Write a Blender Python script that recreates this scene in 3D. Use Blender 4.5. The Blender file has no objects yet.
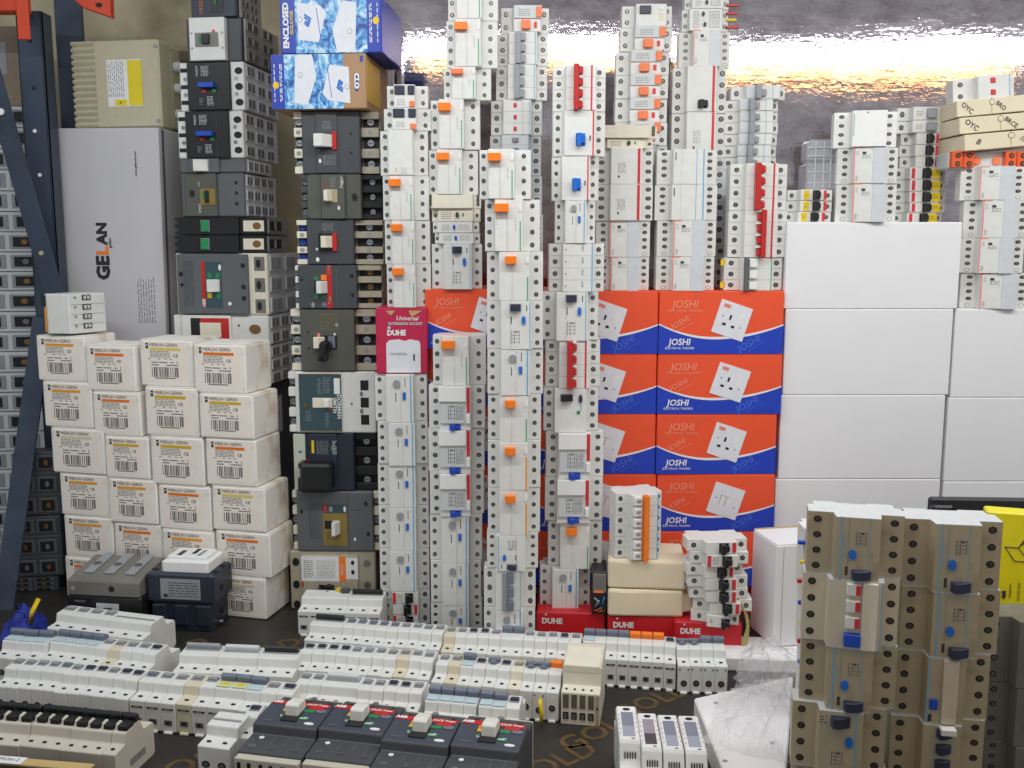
import bpy, bmesh, math, random
from mathutils import Vector, Matrix
random.seed(11)
SC = bpy.context.scene
COL = SC.collection
R = math.radians
# ------------------------------------------------------------------ camera
F, CX, CY = 980.0, 512.0, 384.0
TH = R(8.1)
H = 0.64
def ray(x, y):
    u = (x - CX) / F; v = (y - CY) / F
    return Vector((u, math.cos(TH) - v * math.sin(TH), -math.sin(TH) - v * math.cos(TH)))
def at(x, y, Y):
    d = ray(x, y); t = Y / d.y
    return Vector((d.x * t, Y, H + d.z * t))
def onz(x, y, Z):
    d = ray(x, y); t = (Z - H) / d.z
    return Vector((d.x * t, d.y * t, Z))
def onplane(x, y, P, n):
    d = ray(x, y); o = Vector((0, 0, H))
    t = (P - o).dot(n) / d.dot(n)
    return o + d * t
cam = bpy.data.cameras.new('camera'); cam.sensor_width = 36; cam.lens = F / 1024 * 36
cam.clip_start = 0.02
camo = bpy.data.objects.new('camera', cam); COL.objects.link(camo)
camo.location = (0, 0, H); camo.rotation_euler = (R(90) - TH, 0, 0)
SC.camera = camo
# ------------------------------------------------------------------ materials
def lin(c):
    c = c / 255.0
    return c / 12.92 if c <= 0.04045 else ((c + 0.055) / 1.055) ** 2.4
MATS = {}
def mat(name, rgb, rough=0.45, metal=0.0, var=0.06, scale=60.0, bump=0.0, alpha=1.0, spec=0.5, dirt=None, dirt_amt=0.5, dscale=25):
    if name in MATS: return MATS[name]
    m = bpy.data.materials.new(name); m.use_nodes = True
    nt = m.node_tree; N = nt.nodes; L = nt.links
    b = N['Principled BSDF']
    b.inputs['Roughness'].default_value = rough; b.inputs['Metallic'].default_value = metal
    b.inputs['Specular IOR Level'].default_value = spec
    col = tuple(lin(c) for c in rgb)
    tc = N.new('ShaderNodeTexCoord')
    nz = N.new('ShaderNodeTexNoise'); nz.inputs['Scale'].default_value = scale; nz.inputs['Detail'].default_value = 4
    L.new(tc.outputs['Object'], nz.inputs['Vector'])
    mr = N.new('ShaderNodeMapRange'); mr.inputs['From Min'].default_value = .3; mr.inputs['From Max'].default_value = .7
    mr.inputs['To Min'].default_value = 1 - var; mr.inputs['To Max'].default_value = 1 + var * .4
    L.new(nz.outputs['Fac'], mr.inputs['Value'])
    mx = N.new('ShaderNodeMix'); mx.data_type = 'RGBA'; mx.blend_type = 'MULTIPLY'; mx.inputs['Factor'].default_value = 1
    mx.inputs['A'].default_value = (*col, 1)
    L.new(mr.outputs['Result'], mx.inputs['B'])
    out = mx.outputs['Result']
    if dirt:
        n2 = N.new('ShaderNodeTexNoise'); n2.inputs['Scale'].default_value = dscale; n2.inputs['Detail'].default_value = 6
        L.new(tc.outputs['Object'], n2.inputs['Vector'])
        m2 = N.new('ShaderNodeMapRange'); m2.inputs['From Min'].default_value = .52; m2.inputs['From Max'].default_value = .75
        m2.inputs['To Min'].default_value = 0; m2.inputs['To Max'].default_value = dirt_amt
        L.new(n2.outputs['Fac'], m2.inputs['Value'])
        x2 = N.new('ShaderNodeMix'); x2.data_type = 'RGBA'
        L.new(m2.outputs['Result'], x2.inputs['Factor']); L.new(out, x2.inputs['A'])
        x2.inputs['B'].default_value = (*[lin(c) for c in dirt], 1)
        out = x2.outputs['Result']
    L.new(out, b.inputs['Base Color'])
    if bump:
        bp = N.new('ShaderNodeBump'); bp.inputs['Strength'].default_value = bump; bp.inputs['Distance'].default_value = .002
        L.new(nz.outputs['Fac'], bp.inputs['Height']); L.new(bp.outputs['Normal'], b.inputs['Normal'])
    if alpha < 1:
        b.inputs['Alpha'].default_value = alpha
    MATS[name] = m
    return m
WH = mat('white_plastic', (226, 226, 222), .4)
WH2 = mat('bright_white_plastic', (238, 238, 236), .38, var=.03)
WG = mat('pale_grey_plastic', (208, 211, 212), .42)
WB = mat('bluish_white_plastic', (208, 213, 218), .35)
CR = mat('cream_plastic', (230, 223, 204), .45)
AG = mat('aged_beige_plastic', (180, 168, 140), .45, var=.12, scale=30, dirt=(104, 84, 56), dirt_amt=.65)
AG2 = mat('aged_beige_plastic_pale', (208, 198, 176), .42, var=.08, scale=30, dirt=(130, 110, 80), dirt_amt=.35)
OLDG = mat('smoky_grey_plastic', (120, 118, 112), .3, var=.15, scale=30)
G1 = mat('mid_grey_plastic', (96, 99, 102), .45)
G2 = mat('dark_grey_plastic', (72, 75, 79), .45)
G3 = mat('olive_grey_plastic', (88, 89, 82), .45)
GL = mat('light_grey_plastic', (150, 154, 158), .45)
GP = mat('grey_toggle_plastic', (150, 154, 160), .4)
SL = mat('slate_toggle_plastic', (112, 120, 136), .4)
NV = mat('navy_toggle_plastic', (48, 52, 72), .4)
BK = mat('black_plastic', (28, 28, 30), .4)
BN = mat('blue_black_plastic', (40, 47, 62), .4)
TM = mat('charcoal_blue_plastic', (66, 72, 86), .42)
OR = mat('orange_plastic', (252, 130, 28), .4)
OR2 = mat('salmon_orange_plastic', (246, 128, 76), .4)
BL = mat('blue_plastic', (30, 110, 205), .35)
BL2 = mat('deep_blue_plastic', (28, 78, 190), .35)
LB = mat('light_blue_label', (192, 212, 219), .4)
LG = mat('pale_green_label', (206, 216, 160), .4)
BST = mat('blue_stripe', (110, 176, 214), .4)
GST = mat('green_stripe', (84, 168, 120), .4)
OST = mat('orange_stripe', (236, 160, 60), .4)
RST = mat('red_stripe', (214, 50, 60), .4)
PST = mat('pale_red_stripe', (238, 130, 118), .4)
RD = mat('red_plastic', (192, 40, 36), .38)
GRN = mat('green_plastic', (30, 140, 84), .4)
YL = mat('yellow_plastic', (236, 200, 30), .4)
GOLDP = mat('gold_plate', (150, 128, 64), .35, .2)
YLW = mat('yellowed_plastic', (218, 208, 184), .45)
GRB = mat('grey_beige_plastic', (206, 198, 184), .45)
DCR = mat('dull_cream_plastic', (178, 170, 150), .5, var=.15)
SIDE = mat('pale_grey_side_plastic', (200, 203, 206), .45)
TAN = mat('tan_toggle_plastic', (176, 164, 128), .45)
DK = mat('dark_hole', (22, 22, 24), .6)
SCR = mat('steel_screw', (150, 150, 150), .35, .8)
SCB = mat('brass_screw', (150, 110, 70), .4, .7)
SCD = mat('dark_old_screw', (92, 82, 68), .45, .5)
SEAM = mat('grey_seam', (150, 152, 154), .6)
PRT = mat('grey_print', (120, 122, 126), .6)
PRK = mat('dark_print', (58, 58, 62), .6)
PRW = mat('white_print', (236, 236, 236), .5)
TEAL = mat('teal_plate', (58, 82, 88), .4)
STEEL = mat('zinc_steel', (176, 180, 186), .3, .8)
CLEAR = mat('clear_plastic', (210, 212, 220), .15, alpha=.45)
SMOKE = mat('smoked_window', (110, 100, 84), .15)
CARD = mat('white_carton_card', (236, 236, 238), .6, var=.02, scale=15)
CARDO = mat('old_white_carton', (244, 240, 232), .65, var=.06, scale=18, dirt=(188, 152, 98), dirt_amt=.75, dscale=22)
CARDC = mat('cream_carton', (232, 220, 190), .65, var=.08, scale=20)
BROWN = mat('brown_cardboard', (178, 142, 106), .7)
KRAFT = mat('kraft_edge', (196, 168, 112), .7)
JO = mat('carton_orange', (242, 88, 50), .42, var=.05, scale=30)
JB = mat('carton_blue', (34, 66, 190), .42, var=.04)
JP = mat('carton_pale_print', (246, 150, 120), .5)
JLB = mat('carton_light_blue_print', (70, 112, 216), .5)
DR = mat('carton_red', (206, 32, 42), .45)
DC = mat('carton_crimson', (196, 36, 78), .45)
PICT = mat('printed_picture_white', (228, 230, 236), .45)
IBL = mat('carton_royal_blue', (36, 66, 176), .4)
SILV = mat('silver_carton', (202, 200, 204), .38, .0, var=.03, scale=10)
SILVD = mat('silver_carton_edge', (96, 98, 106), .4)
BEI = mat('beige_enclosure', (196, 188, 160), .5)
YLAB = mat('yellow_label', (232, 212, 40), .45)
YBOX = mat('yellow_carton', (240, 226, 20), .45)
RACK = mat('rack_blue_steel', (62, 74, 92), .45, .2, var=.2, scale=14, dirt=(36, 40, 48), dirt_amt=.7, dscale=9)
RACKO = mat('rack_orange_steel', (214, 70, 34), .45, .1, var=.1)
FOAM = mat('foam_sheet', (240, 238, 238), .7, var=.02)
# ------------------------------------------------------------------ mesh builder
class MB:
    def __init__(s): s.v = []; s.f = []; s.m = []; s.mats = []; s.sm = []
    def mi(s, m):
        if m not in s.mats: s.mats.append(m)
        return s.mats.index(m)
    def add(s, vs, fs, m, M=None, smooth=False):
        o = len(s.v); k = s.mi(m)
        for p in vs:
            p = Vector(p)
            s.v.append(M @ p if M is not None else p)
        for f in fs:
            s.f.append([i + o for i in f]); s.m.append(k); s.sm.append(smooth)
        return s
    def bm(s, b, m, M=None, smooth=False):
        b.verts.index_update()
        s.add([v.co.copy() for v in b.verts], [[v.index for v in f.verts] for f in b.faces], m, M, smooth); b.free(); return s
    def box(s, x0, x1, y0, y1, z0, z1, m, bev=0, M=None, seg=1):
        vs = [(x0,y0,z0),(x1,y0,z0),(x1,y1,z0),(x0,y1,z0),(x0,y0,z1),(x1,y0,z1),(x1,y1,z1),(x0,y1,z1)]
        fs = [(0,3,2,1),(4,5,6,7),(0,1,5,4),(1,2,6,5),(2,3,7,6),(3,0,4,7)]
        if not bev: return s.add(vs, fs, m, M)
        b = bmesh.new(); bv = [b.verts.new(v) for v in vs]
        for f in fs: b.faces.new([bv[i] for i in f])
        bmesh.ops.bevel(b, geom=b.edges[:], offset=bev, segments=seg, affect='EDGES', profile=.5)
        return s.bm(b, m, M)
    def prism(s, pts, ax, a0, a1, m, bev=0, M=None):
        n = len(pts)
        if ax == 'z': P = lambda p, a: (p[0], p[1], a)
        elif ax == 'x': P = lambda p, a: (a, p[0], p[1])
        else: P = lambda p, a: (p[0], a, p[1])
        b = bmesh.new()
        A = [b.verts.new(P(p, a0)) for p in pts]; B = [b.verts.new(P(p, a1)) for p in pts]
        b.faces.new(A[::-1]); b.faces.new(B)
        for i in range(n): b.faces.new([A[i], A[(i+1) % n], B[(i+1) % n], B[i]])
        bmesh.ops.recalc_face_normals(b, faces=b.faces[:])
        if bev: bmesh.ops.bevel(b, geom=b.edges[:], offset=bev, segments=1, affect='EDGES')
        return s.bm(b, m, M)
    def cyl(s, c, ax, r, l, m, n=12, r2=None, rb=None):
        c = Vector(c); r2 = r if r2 is None else r2; rb = r if rb is None else rb
        vs = []
        for k, rr in ((0, 1.0), (l, r2 / r if r else 1)):
            for i in range(n):
                a = 2 * math.pi * i / n; p, q = r * rr * math.cos(a), rb * rr * math.sin(a)
                if ax == 'y': vs.append(c + Vector((p, k, q)))
                elif ax == 'z': vs.append(c + Vector((p, q, k)))
                else: vs.append(c + Vector((k, p, q)))
        fs = [list(range(n)), list(range(n, 2 * n))] + [[i, (i+1) % n, n + (i+1) % n, n + i] for i in range(n)]
        return s.add(vs, fs, m)
    def tube(s, pts, r, m, n=6):
        pts = [Vector(p) for p in pts]; vs = []; fs = []
        for i, p in enumerate(pts):
            t = (pts[min(i+1, len(pts)-1)] - pts[max(i-1, 0)]).normalized()
            a = t.cross(Vector((0, 0, 1)));
            if a.length < .01: a = Vector((1, 0, 0))
            a.normalize(); b = t.cross(a)
            for k in range(n):
                w = 2 * math.pi * k / n; vs.append(p + (a * math.cos(w) + b * math.sin(w)) * r)
        for i in range(len(pts) - 1):
            for k in range(n): fs.append([i*n+k, i*n+(k+1) % n, (i+1)*n+(k+1) % n, (i+1)*n+k])
        fs.append(list(range(n))); fs.append(list(range((len(pts)-1)*n, len(pts)*n)))
        return s.add(vs, fs, m, None, True)
    def mesh(s, name):
        me = bpy.data.meshes.new(name)
        me.from_pydata([tuple(v) for v in s.v], [], s.f)
        for m in s.mats: me.materials.append(m)
        me.polygons.foreach_set('material_index', s.m)
        me.polygons.foreach_set('use_smooth', s.sm)
        b = bmesh.new(); b.from_mesh(me); bmesh.ops.recalc_face_normals(b, faces=b.faces[:]); b.to_mesh(me); b.free()
        me.update()
        return me
TXT = {}
def text_geo(t, bold=0.0):
    k = (t, bold)
    if k in TXT: return TXT[k]
    c = bpy.data.curves.new('t', 'FONT'); c.body = t; c.size = 1; c.align_x = 'CENTER'; c.align_y = 'CENTER'; c.resolution_u = 2; c.offset = bold
    o = bpy.data.objects.new('t', c); COL.objects.link(o)
    dg = bpy.context.evaluated_depsgraph_get(); dg.update()
    me = bpy.data.meshes.new_from_object(o.evaluated_get(dg))
    vs = [v.co.copy() for v in me.vertices]; fs = [list(p.vertices) for p in me.polygons]
    bpy.data.objects.remove(o); bpy.data.curves.remove(c); bpy.data.meshes.remove(me)
    w = max(v.x for v in vs) - min(v.x for v in vs)
    TXT[k] = (vs, fs, w); return TXT[k]
def put_text(mb, t, m, x, y, z, size=None, width=None, rot=0, shear=0, bold=.015, sx=1.0, plane='xz'):
    vs, fs, w = text_geo(t, bold)
    if width: size = width / w
    ca, sa = math.cos(R(rot)), math.sin(R(rot)); out = []
    for v in vs:
        u = (v.x + shear * v.y) * size * sx; q = v.y * size
        a, b = u * ca - q * sa, u * sa + q * ca
        out.append((x + a, y, z + b) if plane == 'xz' else (x + a, y + b, z))
    mb.add(out, fs, m)
# ------------------------------------------------------------------ kits and instances
class Kit:
    def __init__(s): s.e = []
    def add(s, name, mb, parent=-1, label=None):
        s.e.append((name, mb.mesh(name), parent, label)); return len(s.e) - 1
ALL = []
def inst(kit, name, label, cat, loc, rot=(0, 0, 0), scale=(1, 1, 1), group=None, kind=None):
    r = bpy.data.objects.new(name, None); COL.objects.link(r); r.empty_display_size = .01
    r.location = loc; r.rotation_euler = rot; r.scale = scale
    r['label'] = label; r['category'] = cat
    if group: r['group'] = group
    ALL.append(r); obs = []
    for (n, me, p, lb) in kit.e:
        o = bpy.data.objects.new(n, me); COL.objects.link(o); o.parent = r if p < 0 else obs[p]
        if lb: o['label'] = lb
        obs.append(o)
    return r
def single(mb, name, label, cat, loc=(0, 0, 0), rot=(0, 0, 0), group=None):
    o = bpy.data.objects.new(name, mb.mesh(name)); COL.objects.link(o); o.location = loc; o.rotation_euler = rot
    o['label'] = label; o['category'] = cat
    if group: o['group'] = group
    ALL.append(o); return o
def struct(mb, name, loc=(0, 0, 0)):
    o = bpy.data.objects.new(name, mb.mesh(name)); COL.objects.link(o); o.location = loc; o['kind'] = 'structure'; return o
ORD = 'first second third fourth fifth sixth seventh eighth ninth tenth eleventh twelfth thirteenth fourteenth fifteenth sixteenth seventeenth eighteenth nineteenth twentieth'.split()
ORD += ['twenty-' + o for o in ORD[:9]] + ['thirtieth'] + ['thirty-' + o for o in ORD[:9]] + ['fortieth']
# ------------------------------------------------------------------ DIN devices lying on their side, stacked in towers
# local: x along the device (left-right), y away from the viewer (0 = terminal shoulder), z up; one pole is PZ tall
W = 0.084; PZ = 0.0178
def terminal(mb, x, y, z, r=.0036, screw=SCR):
    mb.cyl((x, y - .0004, z), 'y', r, .0012, DK, 12)
    mb.cyl((x, y - .0007, z), 'y', r * .62, .001, screw, 8)
    mb.box(x - r * .5, x + r * .5, y - .0009, y - .0006, z - r * .1, z + r * .1, DK)
def feat(kit, f, Ht, yf, par=-1, w=W, off=(0, 1)):
    """f = (name, material, x0, x1, t0, t1, proud, shape)"""
    name, m, x0, x1, t0, t1, p, sh = f
    a, b = (x0 - .5) * w, (x1 - .5) * w
    t0, t1 = off[0] + t0 * (off[1] - off[0]), off[0] + t1 * (off[1] - off[0])
    z0, z1 = (1 - t1) * Ht, (1 - t0) * Ht
    y = yf((a + b) / 2); mb = MB()
    if sh == 'b': mb.box(a, b, y - p, y + .001, z0, z1, m, min(.0006, p * .4) if p > .001 else 0)
    elif sh == 'o': mb.cyl(((a + b) / 2, y - p, (z0 + z1) / 2), 'y', (b - a) / 2, p + .001, m, 16, (b - a) / 2 * .92, (z1 - z0) / 2)
    elif sh == 'l':   # lever in a recess: dark well, sloping thumb piece
        mb.box(a - .001, b + .001, y - .0005, y + .001, z0 - .0006, z1 + .0006, GP)
        mb.prism([(a, y), (a + .001, y - p), (a + (b - a) * .45, y - p), (b, y - p * .3), (b, y)], 'z', z0, z1, m, .0006)
    elif sh == 'T':   # lever with a narrow neck
        mb.box(a, b, y - .0006, y + .001, z0, z1, m)
        mb.box(a + (b - a) * .1, a + (b - a) * .55, y - p, y, z0, z1, m, .0006)
        mb.box(a + (b - a) * .45, b, y - p * .6, y, z0 + (z1 - z0) * .22, z1 - (z1 - z0) * .22, m, .0005)
    elif sh == 'p':   # small print
        y -= max(0, p - .0002)
        n = max(2, int((z1 - z0) / .0022)); rr = random.Random(int(x0 * 1e4 + t0 * 1e3))
        for i in range(n):
            zz = z0 + (i + .3) * (z1 - z0) / n; q = a
            while q < b - .0012:
                l = rr.uniform(.0015, .005); mb.box(q, min(q + l, b), y - .0002, y, zz, zz + .0007, m); q += l + rr.uniform(.0006, .002)
    elif sh == 'c':   # circuit diagram
        y -= max(0, p - .0002)
        for i in range(4):
            zz = z0 + (i + .5) * (z1 - z0) / 4; mb.box(a, b, y - .0002, y, zz, zz + .0006, m)
        for q in (a, a + (b - a) * .35, b - .0007): mb.box(q, q + .0007, y - .0002, y, z0, z1, m)
        mb.box(a + (b - a) * .5, a + (b - a) * .75, y - .0003, y, z1 - .003, z1 - .001, PRK)
    elif sh == 'r':   # open ring
        mb.cyl(((a + b) / 2, y - .0002, (z0 + z1) / 2), 'y', (b - a) / 2, .0008, SEAM, 14); mb.cyl(((a + b) / 2, y - .0004, (z0 + z1) / 2), 'y', (b - a) / 2 * .75, .0008, WH, 14)
    return kit.add(name, mb, par)
S = {}
def style(k, look, **kw):
    d = dict(look=look, body=WH, rl=.22, rr=.72, proud=.018, tx=(.1, .9), tn=None, feats=[], pole=[], term=SCR, tr=.0033, seam=False, side=False, cat='breaker', name='residual_current_breaker', step=None, cover=None)
    d.update(kw); S[k] = d
hag = [('test_button', BL, .56, .62, .36, .52, .002, 'b'), ('stripe', BST, .70, .725, 0, 1, .0003, 'b'), ('mark', PRK, .42, .435, .38, .56, .0003, 'b'), ('dial', GP, .38, .52, .1, .26, .003, 'o'), ('mark', PRK, .6, .612, .06, .26, .0003, 'b')]
style('hager', 'white four-pole device with blue button', rl=.24, rr=.76, feats=hag, tx=(.09, .91), step=.52)
hd = [('toggle', NV, .42, .6, .06, .2, .008, 'l'), ('test_button', BL, .62, .69, .3, .48, .0025, 'o'), ('stripe', BST, .76, .775, 0, 1, .0003, 'b'), ('diagram', PRT, .44, .58, .6, .88, .0002, 'c'), ('mark', PRK, .43, .445, .32, .46, .0003, 'b'), ('mark', PRK, .7, .715, .08, .2, .0003, 'b'), ('stripe', SEAM, .42, .424, 0, 1, .0003, 'b')]
style('hagdark', 'white four-pole device with dark toggle', rl=.25, rr=.8, feats=hd, tx=(.1, .9))
style('aged', 'beige device with blue oval button', body=AG, rl=.28, rr=.74, tx=(.1, .9), term=SCD, tr=.0037, feats=[
    ('test_button', BL, .42, .5, .5, .66, .003, 'o'), ('toggle', NV, .46, .66, .82, .97, .009, 'l'), ('stripe', BST, .33, .345, 0, 1, .0003, 'b'), ('stripe', SEAM, .41, .414, 0, 1, .0003, 'b'), ('stripe', BST, .62, .626, 0, 1, .0003, 'b'), ('diagram', PRT, .49, .6, .22, .44, .0002, 'c'), ('mark', PRK, .39, .42, .78, .92, .0003, 'b'), ('mark', TAN, .64, .66, .5, .62, .0004, 'o'), ('lettering', BST, .36, .38, .3, .6, .0002, 'p')])
style('agedflip', 'beige device with button below toggle', body=AG, rl=.28, rr=.74, tx=(.1, .9), term=SCD, tr=.0037, feats=[
    ('test_button', BL, .56, .64, .36, .52, .003, 'o'), ('toggle', NV, .4, .6, .06, .22, .009, 'l'), ('stripe', BST, .66, .675, 0, 1, .0003, 'b'), ('diagram', PRT, .42, .54, .6, .82, .0002, 'c'), ('mark', TAN, .34, .36, .4, .54, .0004, 'o'), ('lettering', PRK, .28, .36, .08, .2, .0002, 'p')])
style('agedsw', 'beige breaker with red and blue levers', body=AG2, rl=.26, rr=.82, tx=(.09, .92), term=SCD, tr=.0037, name='circuit_breaker', feats=[
    ('toggle_frame', CR, .6, .76, .02, 1, .003, 'b'), ('toggle', WH, .44, .58, .03, .2, .006, 'b'), ('toggle', WH, .44, .58, .27, .44, .006, 'b'), ('toggle', WH, .44, .58, .51, .68, .006, 'b'), ('flag', RST, .53, .58, .04, .19, .0066, 'b'), ('flag', RST, .53, .58, .28, .43, .0066, 'b'), ('flag', RST, .53, .58, .52, .67, .0066, 'b'), ('toggle', BL2, .43, .6, .76, .94, .008, 'b'), ('stripe', BST, .8, .81, 0, 1, .0003, 'b')])
style('agedplain', 'beige device with square blue button', body=AG, rl=.3, rr=.7, tx=(.1, .9), term=SCD, tr=.0037, feats=[
    ('front_panel', AG2, .46, .62, .02, .98, .004, 'b'), ('test_button', BL2, .34, .42, .62, .78, .003, 'b'), ('stripe', BST, .31, .325, 0, 1, .0003, 'b'), ('mark', PRK, .33, .37, .86, .97, .0003, 'b')])
style('agedlev', 'beige breaker with navy levers', body=AG, rl=.3, rr=.7, tx=(.1, .9), term=SCD, tr=.0037, name='circuit_breaker', pole=[('toggle', NV, .44, .6, .2, .8, .008, 'l')], feats=[('toggle_cap', WH, .46, .62, .0, .1, .012, 'b')])
style('smoky', 'smoky grey device with blue button', body=OLDG, rl=.28, rr=.74, tx=(.1, .9), feats=[('front_panel', WG, .5, .7, .05, .3, .004, 'b'), ('test_button', BL2, .4, .5, .55, .7, .003, 'o'), ('stripe', SEAM, .6, .605, 0, 1, .0003, 'b')])
def sch(tog, st): return [('toggle', tog, .17, .42, .09, .25, .009, 'b'), ('test_button', WH2, .61, .66, .09, .24, .002, 'o'), ('stripe', st, .625, .645, .42, .98, .0004, 'b'), ('ridge', WG, .4, .41, 0, 1, .0008, 'b'), ('lettering', PRT, .54, .56, .36, .6, .0002, 'p'), ('lettering', PRT, .2, .215, .35, .5, .0002, 'p')]
style('orange', 'white device with orange toggle', rl=.18, rr=.68, feats=sch(OR, GST), tx=(.08, .86), tr=.0034)
style('orange3', 'white device with salmon toggle', rl=.18, rr=.68, feats=sch(OR2, GST), tx=(.08, .86), tr=.0034)
style('orangeo', 'white device with orange toggle and line', rl=.22, rr=.76, feats=[('toggle', OR, .33, .52, .09, .25, .009, 'b'), ('test_button', WH2, .7, .75, .09, .24, .002, 'o'), ('stripe', OST, .715, .745, .3, 1, .0005, 'b'), ('ridge', WG, .45, .455, 0, 1, .0006, 'b')], tx=(.1, .88))
style('orangeg', 'white device with orange toggle', rl=.22, rr=.76, feats=[('toggle', OR, .33, .52, .09, .25, .009, 'b'), ('test_button', WH2, .7, .75, .09, .24, .002, 'o'), ('stripe', GST, .715, .735, .5, 1, .0005, 'b'), ('ridge', WG, .45, .455, 0, 1, .0006, 'b')], tx=(.1, .88))
style('abb', 'white device with deep blue toggle', rl=.2, rr=.76, proud=.019, tx=(.12, .9), tr=.0036, feats=[
    ('cover', WH2, .2, .68, 0, .34, .006, 'b'), ('label_panel', WG, .22, .66, .34, .84, .003, 'b'), ('diagram', PRT, .36, .48, .42, .76, .0034, 'c'), ('lettering', PRT, .5, .64, .42, .76, .0034, 'p'), ('toggle', BL2, .38, .58, .86, .99, .009, 'T'), ('stripe', RST, .69, .745, .02, .6, .0007, 'b'), ('test_button', WH2, .68, .75, .64, .84, .004, 'b')])
style('redbar', 'white switch with red levers', rl=.24, rr=.8, tx=(.11, .88), tr=.0036, seam=True, name='isolator_switch', feats=[('lever_bar', RD, .38, .47, .0, 1, .013, 'b'), ('stripe', RST, .705, .735, 0, 1, .0006, 'b')], pole=[('lever', RD, .46, .55, .3, .82, .009, 'b'), ('lever_guard', WH2, .48, .55, .0, .2, .006, 'b')])
style('redbarup', 'white switch with outturned red levers', rl=.24, rr=.8, tx=(.11, .88), tr=.0036, seam=True, name='isolator_switch', feats=[('lever_bar', RD, .5, .58, .0, 1, .013, 'b'), ('stripe', RST, .69, .72, 0, 1, .0006, 'b')], pole=[('lever', RD, .44, .52, .3, .82, .009, 'b'), ('lever_guard', WH2, .42, .5, .0, .2, .006, 'b')])
style('greybar3', 'white breaker with grey levers', rl=.24, rr=.78, tx=(.11, .9), tr=.0038, seam=True, name='circuit_breaker', feats=[('lever_bar', GP, .36, .47, .02, .98, .008, 'b'), ('stripe', BST, .74, .755, 0, 1, .0004, 'b')], pole=[('toggle', GP, .42, .56, .15, .85, .006, 'b')])
style('steel3', 'white breaker with slate levers', rl=.24, rr=.72, tx=(.11, .9), tr=.0038, name='circuit_breaker', feats=[('toggle_frame', GP, .36, .46, .02, .98, .003, 'b'), ('stripe', BST, .7, .715, 0, 1, .0004, 'b')], pole=[('toggle', SL, .46, .58, .15, .85, .007, 'b')])
style('red3', 'white breaker with red marks', rl=.24, rr=.78, tx=(.11, .9), tr=.0038, seam=True, name='circuit_breaker', feats=[('stripe', BST, .74, .75, 0, 1, .0004, 'b'), ('ridge', WG, .6, .62, 0, 1, .001, 'b')], pole=[('flag', RST, .44, .5, .32, .68, .0015, 'b')])
style('plain4', 'pale grey four-pole breaker', body=WG, rl=.24, rr=.76, tx=(.11, .9), tr=.0042, name='circuit_breaker', seam=True, feats=[('stripe', BST, .74, .75, 0, 1, .0004, 'b')], pole=[('toggle', GP, .44, .55, .3, .7, .006, 'l')])
style('green4', 'white breaker with green flecks', rl=.24, rr=.8, tx=(.11, .9), tr=.0036, seam=True, name='circuit_breaker', feats=[('stripe', BST, .755, .775, 0, 1, .0005, 'b')], pole=[('flag', GRN, .575, .61, .1, .62, .0006, 'p'), ('mark', PRK, .28, .3, .45, .55, .0004, 'b')])
style('gdark', 'white device with black toggle', rl=.2, rr=.78, tx=(.1, .9), tr=.0036, feats=[('toggle', BK, .31, .52, .13, .28, .009, 'l'), ('test_button', NV, .63, .7, .13, .32, .003, 'o'), ('emblem', GRN, .6, .66, .5, .58, .0004, 'b'), ('lettering', GRN, .66, .69, .36, .5, .0003, 'p')])
style('bluetog', 'white device with bright blue toggle', rl=.2, rr=.8, tx=(.09, .88), tr=.0034, feats=[('toggle', BL, .42, .6, .5, .78, .01, 'T'), ('stripe', RST, .74, .765, 0, 1, .0006, 'b'), ('mark', PRK, .68, .705, .55, .66, .0005, 'b')])
style('legr', 'white block with pale red line', rl=.24, rr=.78, proud=.02, tx=(.13, .9), tn=4, tr=.0036, name='contactor', feats=[
    ('side_panel', WB, .56, .77, 0, 1, .001, 'b'), ('stripe', PST, .245, .262, .02, 1, .0004, 'b'), ('stripe', PST, .245, .38, 0, .025, .0004, 'b'), ('emblem', PRK, .38, .44, .13, .2, .0004, 'b'), ('lettering', PRK, .38, .52, .2, .32, .0004, 'p'), ('mark', SEAM, .28, .32, .1, .24, .0003, 'p'), ('lettering', PRT, .28, .33, .78, .94, .0003, 'p'), ('ring', WH, .08, .17, .84, .98, 0, 'r'), ('ring', WH, .86, .95, .84, .98, 0, 'r')])
style('plainred', 'wide-faced white device with red line', rl=.24, rr=.78, proud=.022, tx=(.1, .92), tr=.0042, feats=[('stripe', RST, .7, .745, .02, .98, .0006, 'b'), ('lettering', PRT, .36, .5, .4, .7, .0003, 'p'), ('mark', PRK, .36, .39, .76, .82, .0004, 'b')])
style('plainredk', 'wide-faced white device with black toggle', rl=.24, rr=.78, proud=.022, tx=(.1, .92), tr=.0042, feats=[('stripe', RST, .7, .745, .0, 1, .0006, 'b'), ('toggle', BK, .44, .62, .74, .92, .01, 'T')])
style('plainblue', 'wide-faced white device with blue lines', rl=.24, rr=.8, proud=.02, tx=(.12, .88), tn=4, tr=.0036, feats=[('stripe', BST, .62, .63, 0, 1, .0003, 'b'), ('stripe', BST, .73, .75, 0, 1, .0004, 'b'), ('mark', PRK, .27, .285, .1, .32, .0004, 'b'), ('ridge', WG, .38, .384, 0, 1, .0005, 'b')])
style('blank', 'white device with blank face', rl=.2, rr=.7, proud=.02, tx=(.1, .88), tr=.0036, body=WH, feats=[('window', WG, .46, .58, .82, .96, .0006, 'b'), ('mark', PRT, .35, .36, .84, .94, .0003, 'b')])
style('blankg', 'bright white device with blank face', rl=.26, rr=.8, proud=.024, tx=(.12, .88), tr=.0036, body=WH2, feats=[('stripe', GST, .275, .285, .1, .7, .0003, 'b'), ('mark', DK, .48, .5, .04, .08, .0004, 'b')])
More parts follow.
